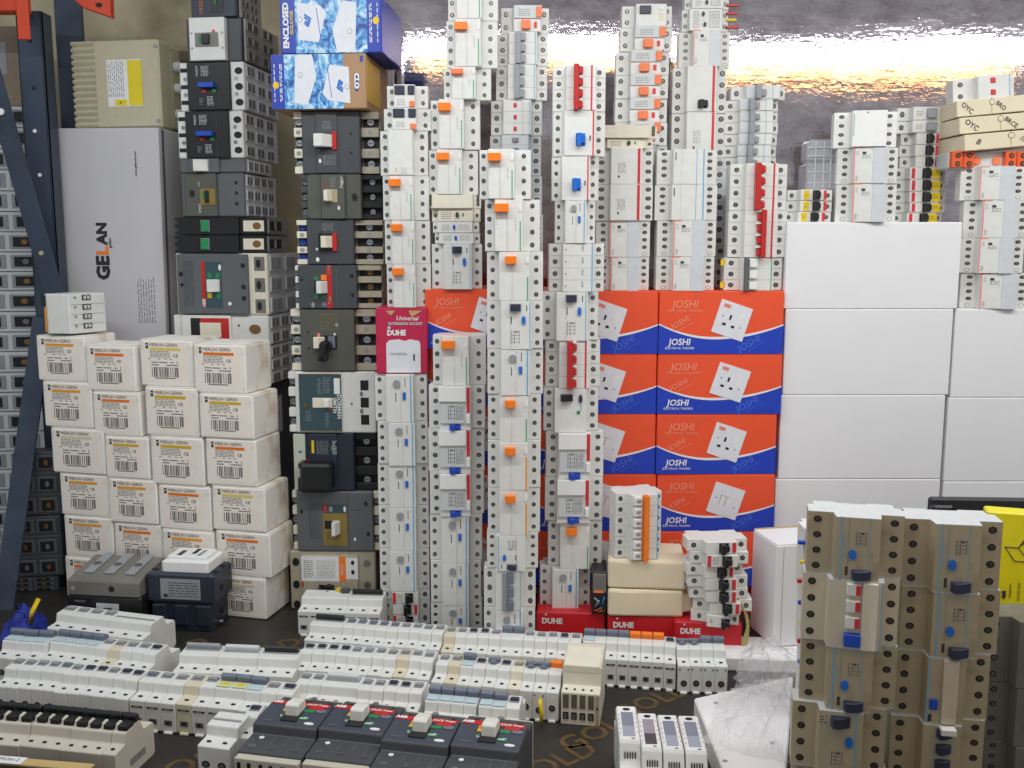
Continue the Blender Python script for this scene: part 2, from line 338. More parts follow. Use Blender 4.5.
style('twin', 'white device with double dark windows', rl=.2, rr=.7, tx=(.12, .88), tr=.0036, feats=[('window', NV, .22, .46, .06, .44, .003, 'b'), ('window', NV, .54, .7, .06, .44, .003, 'b'), ('flag', OR2, .58, .7, .72, .98, .002, 'b'), ('lettering', PRT, .28, .46, .62, .9, .0003, 'p')])
style('rcbo', 'white device with salmon toggle', rl=.26, rr=.82, tx=(.1, .9), tr=.0036, name='circuit_breaker', feats=[('cover', WG, .26, .84, .0, .5, .003, 'b'), ('lettering', PRT, .36, .6, .12, .42, .0034, 'p'), ('flag', OR2, .72, .84, .06, .46, .005, 'b'), ('toggle', OR2, .42, .6, .58, .92, .008, 'b'), ('flag', RST, .68, .74, .62, .86, .0008, 'b')])
style('twing', 'white device with dark window', rl=.26, rr=.86, tx=(.1, .9), tr=.0036, feats=[('window', NV, .33, .55, .1, .46, .004, 'b'), ('lettering', YL, .72, .8, .4, .8, .0004, 'p'), ('test_button', WH2, .73, .8, .12, .3, .002, 'o')])
style('mcbk', 'white breaker with black toggle', rl=.26, rr=.78, tx=(.11, .9), tr=.0036, name='circuit_breaker', feats=[('toggle', BK, .48, .64, .1, .9, .011, 'T'), ('flag', RST, .7, .76, .1, .9, .0008, 'b')])
style('mcbkl', 'white breaker with black toggle', rl=.26, rr=.78, tx=(.11, .9), tr=.0036, name='circuit_breaker', feats=[('toggle', BK, .52, .68, .1, .9, .011, 'T'), ('flag', RST, .27, .33, .05, .95, .0008, 'b'), ('lettering', PRT, .36, .46, .2, .8, .0003, 'p')])
style('mcbplain', 'white breaker with black toggle', rl=.36, rr=.78, tx=(.18, .92), tr=.0036, name='circuit_breaker', feats=[('toggle', BK, .66, .84, .2, .9, .012, 'T'), ('emblem', PRK, .44, .49, .3, .7, .0004, 'p')])
style('mcby', 'white breaker with yellow sticker', rl=.24, rr=.8, tx=(.1, .9), tr=.0036, name='circuit_breaker', feats=[('toggle', BK, .48, .64, .08, .92, .01, 'T'), ('sticker', YL, .66, .82, .1, .9, .0006, 'b'), ('flag', RST, .28, .34, .1, .9, .0008, 'b'), ('lettering', PRK, .69, .79, .3, .7, .0008, 'p')])
style('mcbyl', 'white breaker with yellow sticker', rl=.24, rr=.8, tx=(.1, .9), tr=.0036, name='circuit_breaker', feats=[('toggle', BK, .5, .66, .08, .92, .01, 'T'), ('sticker', YL, .3, .42, .1, .9, .0006, 'b'), ('flag', RST, .74, .8, .1, .9, .0008, 'b'), ('lettering', PRK, .33, .39, .3, .7, .0008, 'p')])
style('mcbg', 'white breaker with grey toggle', rl=.24, rr=.8, tx=(.1, .9), tr=.0038, name='circuit_breaker', feats=[('toggle', GP, .5, .68, .15, .85, .008, 'b'), ('lettering', PRT, .3, .44, .3, .7, .0003, 'p')])
style('mcbgl', 'pale grey breaker with grey lever', rl=.24, rr=.86, tx=(.1, .92), tr=.0036, name='circuit_breaker', feats=[('lever_bar', GP, .4, .5, .0, 1, .01, 'b'), ('toggle', GL, .5, .6, .3, .8, .005, 'b'), ('window', WB, .24, .4, .1, .9, .0008, 'b'), ('stripe', BST, .72, .73, 0, 1, .0004, 'b')])
style('mcbred', 'white two-pole breaker with red flags', rl=.34, rr=.86, tx=(.12, .9), tr=.0036, name='circuit_breaker', pole=[('flag', RST, .54, .62, .25, .7, .0015, 'b'), ('stripe', BST, .84, .85, 0, 1, .0004, 'b')])
style('relay', 'thin cream relay with a round dial', body=CR, rl=.14, rr=.86, proud=.01, tx=(.07, .94), tr=.0026, name='relay', cat='relay', feats=[('dial', PRK, .5, .57, .25, .7, .003, 'o'), ('lettering', PRT, .2, .4, .2, .8, .0003, 'p'), ('indicator', GRN, .64, .67, .3, .6, .001, 'o')])
style('relayw', 'thin white relay with blue dial', rl=.1, rr=.86, proud=.01, tx=(.05, .93), tr=.0026, name='relay', cat='relay', feats=[('dial', BL2, .44, .5, .25, .7, .003, 'o'), ('lettering', PRT, .2, .38, .2, .8, .0003, 'p'), ('lettering', PRT, .56, .8, .2, .8, .0003, 'p')])
style('relaycap', 'rounded cream relay with plain face', body=CR, rl=.05, rr=.84, proud=.016, tx=(.03, .94), tn=3, tr=.0026, name='relay', cat='relay', feats=[])
style('relayd', 'white relay with coloured pins', rl=.14, rr=.84, proud=.012, tx=(.07, .93), tr=.0034, name='relay', cat='relay', feats=[('dial', BK, .4, .46, .15, .36, .003, 'o'), ('dial', BK, .44, .5, .62, .84, .003, 'o'), ('lettering', PRT, .22, .36, .1, .9, .0003, 'p'), ('lettering', PRT, .56, .8, .1, .9, .0003, 'p'), ('pin', RD, .96, 1.2, .1, .22, .004, 'b'), ('pin', YL, .96, 1.18, .4, .52, .004, 'b'), ('pin', RD, .96, 1.24, .74, .86, .004, 'b')])
style('relayp', 'white relay with coloured pins', rl=.14, rr=.84, proud=.012, tx=(.07, .93), tr=.0034, name='relay', cat='relay', feats=[('pin', RD, .96, 1.07, .1, .16, .004, 'b'), ('pin', YL, .96, 1.05, .42, .47, .004, 'b'), ('pin', BL2, .96, 1.08, .74, .8, .004, 'b')])
style('barg3', 'pale breaker with dark lever bar', rl=.26, rr=.8, tx=(.12, .9), tr=.0038, seam=True, name='circuit_breaker', feats=[('lever_bar', G1, .3, .36, 0, 1, .01, 'b'), ('stripe', GST, .76, .775, 0, 1, .0005, 'b'), ('clip', YL, -.06, .02, .06, .24, .0, 'b'), ('clip', YL, -.06, .02, .74, .92, .0, 'b')], pole=[('toggle', WH2, .38, .52, .15, .85, .007, 'b')])
style('orangebar', 'white three-pole breaker with orange bar', rl=.26, rr=.84, tx=(.1, .92), tr=.0038, seam=True, name='circuit_breaker', feats=[('lever_bar', OR, .5, .6, 0, 1, .011, 'b'), ('stripe', BST, .82, .84, 0, 1, .0004, 'b')], pole=[('toggle', WH2, .3, .46, .14, .86, .005, 'b'), ('slot', GL, .34, .44, .34, .66, .0056, 'b')])
KC = {}
def din(key, poles):
    if (key, poles) in KC: return KC[key, poles]
    s = S[key]; k = Kit(); Ht = poles * PZ; g = .00025
    rl, rr = (s['rl'] - .5) * W, (s['rr'] - .5) * W; p = s['proud']; h = W / 2
    pts = [(-h, 0), (rl - .0015, 0), (rl, -p)]
    if s['step']:
        q = (s['step'] - .5) * W; pts += [(q - .001, -p), (q, -p - .002), (q + .0015, -p)]
    pts += [(rr, -p), (rr + .0015, 0), (h, 0), (h, .03), (h - .006, .032), (h - .006, .046), (.014, .046), (.012, .042), (-.014, .042), (-.016, .046), (-h + .006, .046), (-h + .006, .032), (-h, .03)]
    mb = MB()
    if s['body'] in (AG, AG2):   # dirty front, clean white cheeks where the neighbours covered it
        mb.prism(pts, 'z', g + .0007, Ht - g - .0007, s['body']); mb.prism(pts, 'z', g, g + .0007, WG); mb.prism(pts, 'z', Ht - g - .0007, Ht - g, WG)
    else: mb.prism(pts, 'z', g, Ht - g, s['body'], .0006)
    k.add('body', mb)
    yf = lambda x: -p if rl - .001 <= x <= rr + .001 else 0
    n = s['tn'] or poles
    for i in range(n):
        z = Ht * (1 - (i + .5) / n) if not s['tn'] else Ht * (1 - (i + .55) / (n + .9))
        for fx in s['tx']:
            m2 = MB(); terminal(m2, (fx - .5) * W, 0, z, s['tr'], s['term']); k.add('terminal', m2)
    if s['seam']:
        m2 = MB()
        for i in range(1, poles):
            z = i * PZ
            m2.box(-h + .001, rl - .0015, -.0002, .0003, z - .0002, z + .0002, SEAM); m2.box(rl + .001, rr - .001, -p - .0002, -p + .0003, z - .0002, z + .0002, SEAM); m2.box(rr + .0015, h - .001, -.0002, .0003, z - .0002, z + .0002, SEAM)
        if m2.v: k.add('seam', m2)
    for f in s['feats']: feat(k, f, Ht, yf)
    for f in s['pole']:
        for i in range(poles): feat(k, f, Ht, yf, off=(i / poles, (i + 1) / poles))
    KC[key, poles] = k; return k
USED = {}
def tower(where, Y, items, ybot, zbot=None, group=None, rotz=0, start=0):
    """items top to bottom: (y_top, x_left, x_right, style, poles)"""
    n = len(items); top = None
    zs = [at(512, it[0], Y).z for it in items] + [zbot if zbot is not None else at(512, ybot, Y).z]
    ym = [it[0] for it in items] + [ybot]
    for i, (yt, xl, xr, st, po) in enumerate(items):
        zt, zb = zs[i], zs[i + 1]; yc = (ym[i] + ym[i + 1]) / 2
        a, b = at(xl, yc, Y), at(xr, yc, Y)
        flip = st.endswith('^'); key = st.rstrip('^'); s = S[key]
        lab = f"{s['look']}, {ORD[i + start]} down the {where}"
        sx = (b.x - a.x) / W; sz = (zt - zb) / (po * PZ)
        rz = rotz + R(random.uniform(-1.2, 1.2))
        jit = random.uniform(-.0015, .0015)
        loc = ((a.x + b.x) / 2, Y + jit, zb); rot = (0, 0, rz)
        if flip: loc = ((a.x + b.x) / 2, Y + jit, zt); rot = (0, math.pi, rz)
        inst(din(key, po), s['name'], lab, s['cat'], loc, rot, (sx, 1, sz), group or ('breakers in the ' + where))
# ------------------------------------------------------------------ moulded-case breakers lying on their side
def mccb(Wm, Ht, D, c):
    k = Kit(); X = lambda f: (f - .5) * Wm
    b0, b1 = c.get('b', (0, 1)); c0, c1, cp = c.get('cover', (b0, b1, .004))
    mb = MB(); mb.box(X(b0), X(b1), 0, D, .0004, Ht - .0004, c['body'], .0018)
    k.add('body', mb)
    if cp > 0:
        mb = MB(); mb.box(X(c0), X(c1), -cp, .002, Ht * c.get('cm', .012), Ht * (1 - c.get('cm', .012)), c.get('cmat', c['body']), .0012); k.add('front_cover', mb)
    for (x0, x1, m, yd, n, om) in c.get('zones', []):
        mb = MB(); a, b = X(x0), X(x1)
        # block with notches: a back slab and fins between the poles
        mb.box(a, b, yd + .012, D * .92, .001, Ht - .001, m)
        pw = Ht / n
        for i in range(n + 1):
            z = i * pw; fw = pw * .22
            mb.box(a, b, yd, yd + .0125, max(.001, z - fw / (1 if 0 < i < n else .6)), min(Ht - .001, z + fw / (1 if 0 < i < n else .6)), m, .0006)
        zi = k.add('terminal_block', mb)
        for i in range(n):
            m2 = MB(); z = (i + .5) * pw
            m2.box(a + (b - a) * .05, b - (b - a) * .05, yd + .0105, yd + .0125, z - pw * .27, z + pw * .27, DK)
            m2.cyl(((a + b) / 2, yd + .007, z), 'y', min(pw * .2, .0055), .005, om, 10)
            m2.box((a + b) / 2 - .004, (a + b) / 2 + .004, yd + .0066, yd + .0072, z - .0005, z + .0005, DK)
            k.add('terminal', m2)
        if c.get('mount'):
            m2 = MB()
            for i in range(1, n):
                m2.cyl(((a + b) / 2, yd - .0006, i * pw), 'y', min(.0035, pw * .14), .001, SEAM, 10)
            if m2.v: k.add('mounting_screw', m2)
    if c.get('side'):
        m, om, n, rows = c['side']; pw = Ht / n; xs = X(1)
        mb = MB(); mb.box(xs - .004, xs + .0005, .006, D, .001, Ht - .001, m, .0008); sp = k.add('side_panel', mb)
        for i in range(n):
            for j in range(rows):
                m2 = MB(); y0 = .012 + j * (D - .02) / rows; yw = (D - .02) / rows * .62
                m2.box(xs + .0003, xs + .002, y0 - .002, y0 + yw + .002, (i + .14) * pw, (i + .86) * pw, m)
                m2.box(xs + .0008, xs + .0024, y0, y0 + yw, (i + .24) * pw, (i + .76) * pw, om)
                m2.box(xs + .002, xs + .003, y0 + yw * .4, y0 + yw * .55, (i + .26) * pw, (i + .74) * pw, GL)
                k.add('side_opening', m2, sp)
        for i in range(1, n):
            pass
    yf = lambda x: -cp if X(c0) <= x <= X(c1) and cp > 0 else 0
    for f in c.get('feats', []): feat(k, f, Ht, yf, -1, Wm)
    for (t, m, fx, ft, size, rot, bold) in c.get('text', []):
        mb = MB(); x = X(fx); put_text(mb, t, m, x, yf(x) - .0006 - c.get('ty', 0), (1 - ft) * Ht, size=size, rot=rot, bold=bold); k.add('lettering', mb)
    for f in c.get('extra', []): f(k, Wm, Ht, yf)
    return k
def knob(m, x0, x1, t0, t1, p, x2=None):
    def go(k, Wm, Ht, yf):
        a, b = (x0 - .5) * Wm, (x1 - .5) * Wm; z0, z1 = (1 - t1) * Ht, (1 - t0) * Ht; y = yf((a + b) / 2)
        mb = MB(); mb.prism([(a, y), (a + (b - a) * .12, y - p), (a + (b - a) * .55, y - p), (b, y - p * .2), (b, y)], 'z', z0, z1, m, .001); k.add('toggle', mb)
    return go
def rotary(m, x, t, r, l, rot):
    def go(k, Wm, Ht, yf):
        xx, z = (x - .5) * Wm, (1 - t) * Ht; y = yf(xx); mb = MB()
        mb.cyl((xx, y - .012, z), 'y', r, .012, m, 18)
        M = Matrix.Translation((xx, y - .024, z)) @ Matrix.Rotation(R(rot), 4, 'Y')
        mb.box(-r * .45, r * .45, 0, .014, -l, r * .8, m, .002, M); mb.box(-r * .8, r * .8, 0, .013, -l, -l * .55, m, .002, M)
        k.add('rotary_handle', mb)
    return go
def put(kit, name, label, cat, xl, xr, yt, yb, Y, Wm, Ht, rotz=0, roll=0, z0=None, z1=None, group=None):
    yc = (yt + yb) / 2
    zt = at(512, yt, Y).z if z1 is None else z1; zb = at(512, yb, Y).z if z0 is None else z0
    a, b = at(xl, yc, Y), at(xr, yc, Y)
    return inst(kit, name, label, cat, ((a.x + b.x) / 2, Y, zb), (0, R(roll), R(rotz)), ((b.x - a.x) / Wm, 1, (zt - zb) / Ht), group)
def stack(Y, rotz, items, zbot, group):
    """items top to bottom: (y_top, xl, xr, kit, Wm, Ht, name, label)"""
    ys = [it[0] for it in items]
    for i, (yt, xl, xr, kit, Wm, Ht, name, label) in enumerate(items):
        zt = at(512, yt, Y).z; zb = at(512, ys[i+1], Y).z if i + 1 < len(items) else zbot
        yb = ys[i+1] if i + 1 < len(items) else yt + 55
        put(kit, name, label, 'breaker', xl, xr, yt, yb, Y, Wm, Ht, rotz, 0, zb, zt, group)
MB3 = 'moulded_case_breaker'
# ---- right-hand of the two dark stacks, standing on the table
YB = 1.66
kB1 = mccb(.14, .1, .08, dict(body=G2, b=(.12, .78), cover=(.28, .53, .003), cmat=G2, zones=[(.02, .12, CR, .006, 3, STEEL), (.78, .98, DCR, .01, 3, STEEL)], mount=1,
    feats=[('toggle_frame', BK, .3, .52, .36, .62, .001, 'b'), ('flag', RD, .47, .52, .34, .62, .004, 'b'), ('indicator', PRW, .31, .34, .76, .83, .0008, 'o'), ('seam', G1, .53, .535, 0, 1, .0004, 'b'), ('mounting_hole', DK, .66, .69, .34, .39, .0003, 'o'), ('mounting_hole', DK, .66, .69, .64, .69, .0003, 'o'), ('lettering', GL, .36, .46, .16, .3, .0003, 'p'), ('lettering', GL, .36, .5, .7, .86, .0003, 'p'), ('indicator', PRW, .3, .33, .58, .63, .0008, 'o')], extra=[knob(WH, .26, .47, .38, .58, .02)]))
kB2 = mccb(.14, .07, .08, dict(body=G3, b=(.08, .74), cover=(.26, .55, .006), cmat=G3, zones=[(.0, .08, G2, .004, 3, SCR), (.74, .98, BK, .008, 3, STEEL)],
    feats=[('toggle_frame', TAN, .32, .46, .34, .62, .0008, 'b'), ('knob', BK, .63, .69, .42, .58, .003, 'o'), ('indicator', WH, .46, .49, .7, .8, .001, 'o'), ('indicator', RD, .3, .325, .22, .3, .001, 'o'), ('lettering', GL, .38, .44, .06, .3, .0003, 'p'), ('groove', DK, .08, .12, .03, .04, .0003, 'b'), ('groove', DK, .08, .12, .95, .96, .0003, 'b')],
    text=[('hager', PRW, .51, .18, .008, 90, .0)], extra=[knob(CR, .3, .4, .36, .6, .014)]))
kB3 = mccb(.13, .075, .08, dict(body=G2, b=(.12, .66), cover=(.3, .5, .002), cmat=G2, zones=[(.0, .12, CR, .004, 3, BL2), (.66, .98, DCR, .01, 3, STEEL)], mount=1,
    feats=[('toggle_frame', BK, .26, .42, .3, .7, .001, 'b'), ('flag', RD, .42, .47, .3, .7, .004, 'b'), ('indicator', PRW, .22, .25, .62, .68, .0008, 'o'), ('indicator', PRW, .22, .26, .83, .93, .0008, 'o'), ('seam', G1, .5, .505, 0, 1, .0004, 'b'), ('lettering', GL, .3, .44, .08, .24, .0003, 'p')], extra=[knob(CR, .29, .42, .36, .62, .016)]))
kB4 = mccb(.13, .07, .08, dict(body=TM, b=(.04, .7), cover=(.04, .7, .003), cmat=G2, zones=[(0, .04, WH, .0, 3, SCR), (.7, .97, DCR, .006, 3, SCB)],
    feats=[('red_strip', RD, .36, .42, .02, .98, .0006, 'b'), ('flag', GRN, .22, .26, .26, .34, .0006, 'b'), ('flag', GRN, .22, .26, .68, .76, .0006, 'b'), ('flag', OR, .3, .36, .22, .34, .0006, 'b'), ('flag', GRN, .3, .34, .68, .76, .0006, 'b'), ('emblem', GL, .18, .22, .84, .97, .0006, 'o'), ('emblem', SL, .3, .36, .84, .96, .0006, 'o'), ('seam', G1, .47, .475, 0, 1, .0004, 'b'), ('mounting_hole', DK, .62, .67, .2, .3, .0003, 'o'), ('mounting_hole', DK, .63, .67, .62, .74, .0003, 'o'), ('mounting_hole', DK, .06, .1, .3, .36, .0003, 'o'), ('slot', DK, .22, .3, .36, .62, .0004, 'b')],
    text=[('ABB', PRW, .39, .1, .007, 90, .02), ('Tmax', PRW, .39, .8, .006, 90, .02)], extra=[knob(WH, .25, .37, .36, .64, .016)]))
kB5 = mccb(.125, .1, .08, dict(body=G3, b=(.12, .74), cover=(.12, .74, .003), cmat=G3, zones=[(.0, .12, CR, .006, 3, STEEL), (.74, .98, DCR, .008, 3, STEEL)], mount=1,
    feats=[('label_panel', mat('bronze_label', (104, 100, 82), .4), .35, .56, .06, .34, .0005, 'b'), ('indicator', GL, .52, .56, .22, .28, .0008, 'o'), ('indicator', PRW, .5, .525, .38, .42, .0008, 'o'), ('mounting_hole', DK, .2, .225, .35, .39, .0003, 'o'), ('mounting_hole', DK, .2, .225, .61, .65, .0003, 'o'), ('slot', BK, .3, .54, .42, .64, .001, 'b'), ('toggle_plate', SL, .44, .52, .43, .62, .003, 'b'), ('lettering', mat('dark_bronze_print', (80, 74, 58), .5), .37, .54, .1, .3, .0007, 'p'), ('flag', PST, .315, .35, .38, .46, .002, 'b')], extra=[knob(CR, .27, .4, .44, .62, .012), rotary(BK, .42, .58, .009, .024, 8)]))
kB6 = mccb(.14, .095, .075, dict(body=WH, b=(.08, .98), cover=(.12, .6, .004), cmat=WH, cm=.015, zones=[(.0, .08, WH, .003, 3, SCR)],
    feats=[('name_plate', TEAL, .13, .6, .04, .96, .0012, 'b'), ('plate_edge', GOLDP, .13, .6, .03, .045, .0014, 'b'), ('plate_edge', GOLDP, .13, .6, .955, .97, .0014, 'b'), ('toggle_frame', CR, .28, .5, .42, .58, .003, 'b'), ('toggle', WH2, .41, .47, .44, .56, .009, 'b'), ('test_button', SCB, .18, .22, .5, .58, .003, 'o'), ('indicator', RD, .46, .49, .59, .62, .002, 'o'), ('emblem_panel', PRW, .52, .59, .1, .36, .0016, 'b'), ('lettering', GL, .34, .38, .1, .36, .0016, 'p'), ('lettering', GL, .4, .48, .08, .34, .0016, 'p'), ('lettering', GL, .42, .46, .66, .9, .0016, 'p'), ('lettering', GL, .2, .26, .62, .8, .0016, 'p'),
        ('terminal', DK, .81, .9, .14, .3, .0005, 'b'), ('terminal', DK, .81, .9, .42, .58, .0005, 'b'), ('terminal', DK, .81, .9, .7, .86, .0005, 'b'), ('mounting_screw', SCR, .8, .84, .32, .4, .0008, 'o'), ('mounting_screw', SCR, .8, .84, .6, .68, .0008, 'o'), ('mounting_hole', DK, .7, .72, .5, .54, .0003, 'o')],
    ty=.0016, text=[('DORMAN', PRW, .575, .56, .0085, 270, .02), ('SMITH', PRW, .525, .54, .0085, 270, .02)]))
kB7 = mccb(.135, .095, .09, dict(body=BN, b=(.0, .72), cover=(.18, .52, .004), cmat=BN, zones=[(.72, .98, BK, .01, 3, STEEL)],
    feats=[('side_strip', mat('pale_green_grey_plastic', (196, 202, 184), .45), .0, .14, .02, .98, .003, 'b'), ('flag', BL, .06, .1, .3, .34, .0036, 'b'), ('indicator', RD, .15, .18, .44, .48, .0012, 'o'), ('label_strip', YL, .22, .25, .12, .34, .0008, 'b'), ('lettering', GL, .28, .42, .12, .36, .0006, 'p'), ('lettering', GRN, .45, .47, .22, .3, .0006, 'b'), ('lettering', PRW, .47, .52, .12, .36, .0006, 'p')],
    extra=[lambda k, Wm, Ht, yf: (lambda mb: (mb.box(-.052, -.002, -.032, 0, .006, .05, BK, .004), mb.box(-.058, -.01, -.024, -.002, .002, .028, BK, .004), mb.box(-.056, -.044, -.026, -.004, .04, .052, BK, .003), k.add('rotary_handle', mb)))(MB())]))
kB8 = mccb(.135, .09, .08, dict(body=G1, b=(.06, .94), cover=(.06, .94, .003), cmat=G1, zones=[(0, .06, CR, .004, 3, SCR), (.94, 1.0, CR, .004, 3, SCR)],
    feats=[('name_plate', GOLDP, .36, .64, .36, .9, .0008, 'b'), ('label_panel', TEAL, .36, .64, .22, .36, .0006, 'b'), ('flag', RST, .37, .41, .24, .34, .001, 'b'), ('emblem', GL, .43, .48, .24, .34, .001, 'o'), ('emblem', PRW, .6, .63, .24, .34, .001, 'o'), ('toggle_frame', BK, .38, .5, .48, .62, .0014, 'b'), ('mounting_hole', DK, .1, .13, .3, .38, .0003, 'o'), ('mounting_hole', DK, .84, .88, .16, .24, .0003, 'o'), ('mounting_hole', DK, .86, .9, .66, .74, .0003, 'o'), ('indicator', PRW, .71, .74, .76, .82, .0006, 'o'), ('seam', G2, .65, .655, 0, 1, .0004, 'b'), ('lettering', G2, .2, .32, .2, .8, .0003, 'p'), ('groove', G2, .72, .82, .3, .31, .0003, 'b'), ('lettering', PRK, .4, .56, .66, .8, .001, 'p')], extra=[knob(WH, .47, .56, .48, .7, .018)]))
kB9 = mccb(.135, .08, .08, dict(body=DCR, b=(.0, 1.0), cover=(.14, .8, .004), cmat=DCR, cm=.06,
    feats=[('label_panel', PRW, .14, .58, .08, .5, .0006, 'b'), ('label_panel', OR, .58, .66, .08, .5, .0006, 'b'), ('label_panel', PRW, .66, .8, .1, .46, .0006, 'b'), ('lettering', PRK, .17, .28, .14, .44, .0009, 'p'), ('lettering', GL, .32, .54, .14, .44, .0009, 'p'), ('lettering', PRW, .6, .64, .2, .4, .0009, 'p'), ('mark', BK, .72, .76, .14, .22, .0009, 'o'), ('mark', BK, .72, .76, .3, .38, .0009, 'o'), ('slot', DK, .34, .52, .56, .74, .0008, 'b'), ('flag', RD, .14, .16, .5, .6, .001, 'b'),
        ('terminal', DK, .03, .11, .12, .26, .0006, 'o'), ('terminal', DK, .03, .11, .5, .64, .0006, 'o'), ('terminal', DK, .03, .11, .84, .98, .0006, 'o'), ('terminal', SCR, .86, .94, .14, .26, .0008, 'o'), ('terminal', SCR, .86, .94, .5, .62, .0008, 'o'), ('terminal', SCR, .86, .94, .82, .94, .0008, 'o')], extra=[rotary(BK, .46, .64, .008, .016, 90)]))
gB = 'moulded case breakers stacked right of the beige wall patch'
stack(YB, -2, [
    (110.5, 291, 380, kB1, .14, .1, MB3, 'dark grey breaker with white lever, top of stack under the blue printed cartons'),
    (174, 300, 383, kB2, .14, .07, MB3, 'olive grey breaker with cream lever, second below the blue printed cartons'),
    (219.5, 296, 384, kB3, .13, .075, MB3, 'grey breaker with red-edged lever, third below the blue printed cartons'),
    (265, 295, 384, kB4, .13, .07, MB3, 'grey breaker with full-height red strip, fourth below the blue printed cartons'),
    (309, 290, 378, kB5, .125, .1, MB3, 'olive grey breaker with cream block and black rotary handle beside crimson carton'),
    (371.5, 288, 378, kB6, .14, .095, MB3, 'white breaker with teal name plate in the dark stack'),
    (433, 294, 378, kB7, .135, .095, MB3, 'black breaker with chunky rotary handle and yellow label strip'),
    (491, 292, 379, kB8, .135, .09, MB3, 'grey breaker with gold plate around its white lever'),
    (551, 290, 376, kB9, .135, .08, MB3, 'cream breaker with orange label at the foot of the dark stack')], 0.0, gB)
# ---- left-hand dark stack, standing on a dark carton
YA = 1.79
kA1 = mccb(.11, .05, .1, dict(body=G2, b=(.05, .95), cover=(.05, .95, .004), cmat=BN, feats=[('label_strip', OR2, .22, .3, .1, .9, .0006, 'p'), ('toggle_frame', BK, .45, .7, .15, .85, .001, 'b'), ('toggle', GRN, .54, .57, .3, .6, .004, 'b')], side=(OLDG, BK, 3, 2)))
kA2 = mccb(.11, .075, .16, dict(body=G2, b=(.05, .95), cover=(.14, .72, .012), cmat=WH, zones=[(-.02, .14, OLDG, .03, 3, SCB)],
    feats=[('toggle_frame', OLDG, .24, .62, .36, .68, .001, 'b'), ('toggle', BK, .36, .48, .4, .62, .006, 'b'), ('indicator', GRN, .3, .35, .44, .58, .002, 'b'), ('indicator', RST, .53, .57, .3, .36, .002, 'o'), ('mounting_hole', GL, .17, .2, .34, .4, .0006, 'o'), ('mounting_hole', GL, .17, .2, .68, .74, .0006, 'o'), ('mounting_hole', GL, .67, .7, .34, .4, .0006, 'o'), ('mounting_hole', GL, .67, .7, .68, .74, .0006, 'o')], side=(OLDG, BK, 3, 2)))
def kA3f():
    return mccb(.12, .082, .16, dict(body=WH, b=(.0, 1), cover=(.14, .8, .006), cmat=BK, cm=.01,
        feats=[('toggle', BL2, .34, .58, .44, .54, .012, 'b'), ('flag', RD, .36, .43, .56, .63, .0012, 'b'), ('flag', GRN, .52, .58, .56, .63, .0012, 'b'), ('seam', G2, .62, .625, 0, 1, .0005, 'b'), ('lettering', PRW, .28, .32, .08, .3, .0006, 'p'), ('lettering', PRW, .36, .48, .08, .3, .0006, 'p'), ('lettering', PRW, .44, .54, .7, .9, .0006, 'p'), ('lettering', GL, .32, .38, .74, .88, .0006, 'p'),
            ('terminal', DK, .86, .98, .12, .26, .001, 'o'), ('terminal', DK, .86, .98, .44, .58, .001, 'o'), ('terminal', DK, .86, .98, .76, .9, .001, 'o'), ('mounting_screw', SCR, .85, .91, .3, .38, .001, 'o'), ('mounting_screw', SCR, .85, .91, .62, .7, .001, 'o'), ('terminal', DK, .02, .12, .12, .2, .001, 'b'), ('terminal', DK, .02, .12, .46, .54, .001, 'b'), ('terminal', DK, .02, .12, .78, .86, .001, 'b'), ('mounting_screw', SCR, .06, .12, .3, .38, .001, 'o'), ('mounting_screw', SCR, .06, .12, .62, .7, .001, 'o')], side=(SIDE, G1, 3, 3)))
kA3 = kA3f()
kA5 = mccb(.115, .025, .12, dict(body=G1, b=(.0, 1), cover=(.16, .62, .006), cmat=G1, feats=[('toggle', WH, .26, .46, .1, .9, .012, 'l')], side=(SIDE, G1, 1, 4)))
kA6 = mccb(.115, .07, .15, dict(body=G1, b=(.0, 1), cover=(.08, .58, .006), cmat=G3, feats=[('knob', DK, .16, .23, .38, .54, .002, 'o'), ('toggle_frame', GOLDP, .32, .56, .36, .72, .001, 'b'), ('toggle', BK, .4, .46, .4, .68, .004, 'b'), ('indicator', GRN, .36, .4, .42, .6, .002, 'b'), ('lettering', PRW, .29, .33, .18, .3, .0006, 'p'), ('lettering', PRW, .29, .33, .7, .92, .0006, 'p'), ('mounting_hole', DK, .85, .9, .18, .26, .0006, 'o'), ('mounting_hole', DK, .85, .9, .42, .5, .0006, 'o'), ('mounting_hole', DK, .85, .9, .66, .74, .0006, 'o')], side=(SIDE, G1, 3, 4)))
kA7 = mccb(.14, .027, .11, dict(body=BK, b=(.06, 1), cover=(.06, .72, .006), cmat=BK, zones=[(.0, .06, BK, .004, 2, SCR)], feats=[('toggle', GRN, .32, .4, .2, .8, .005, 'l'), ('terminal', CR, .76, .98, .2, .8, .0008, 'b'), ('terminal', SCB, .86, .95, .3, .7, .0012, 'o')], side=(STEEL, DK, 1, 1)))
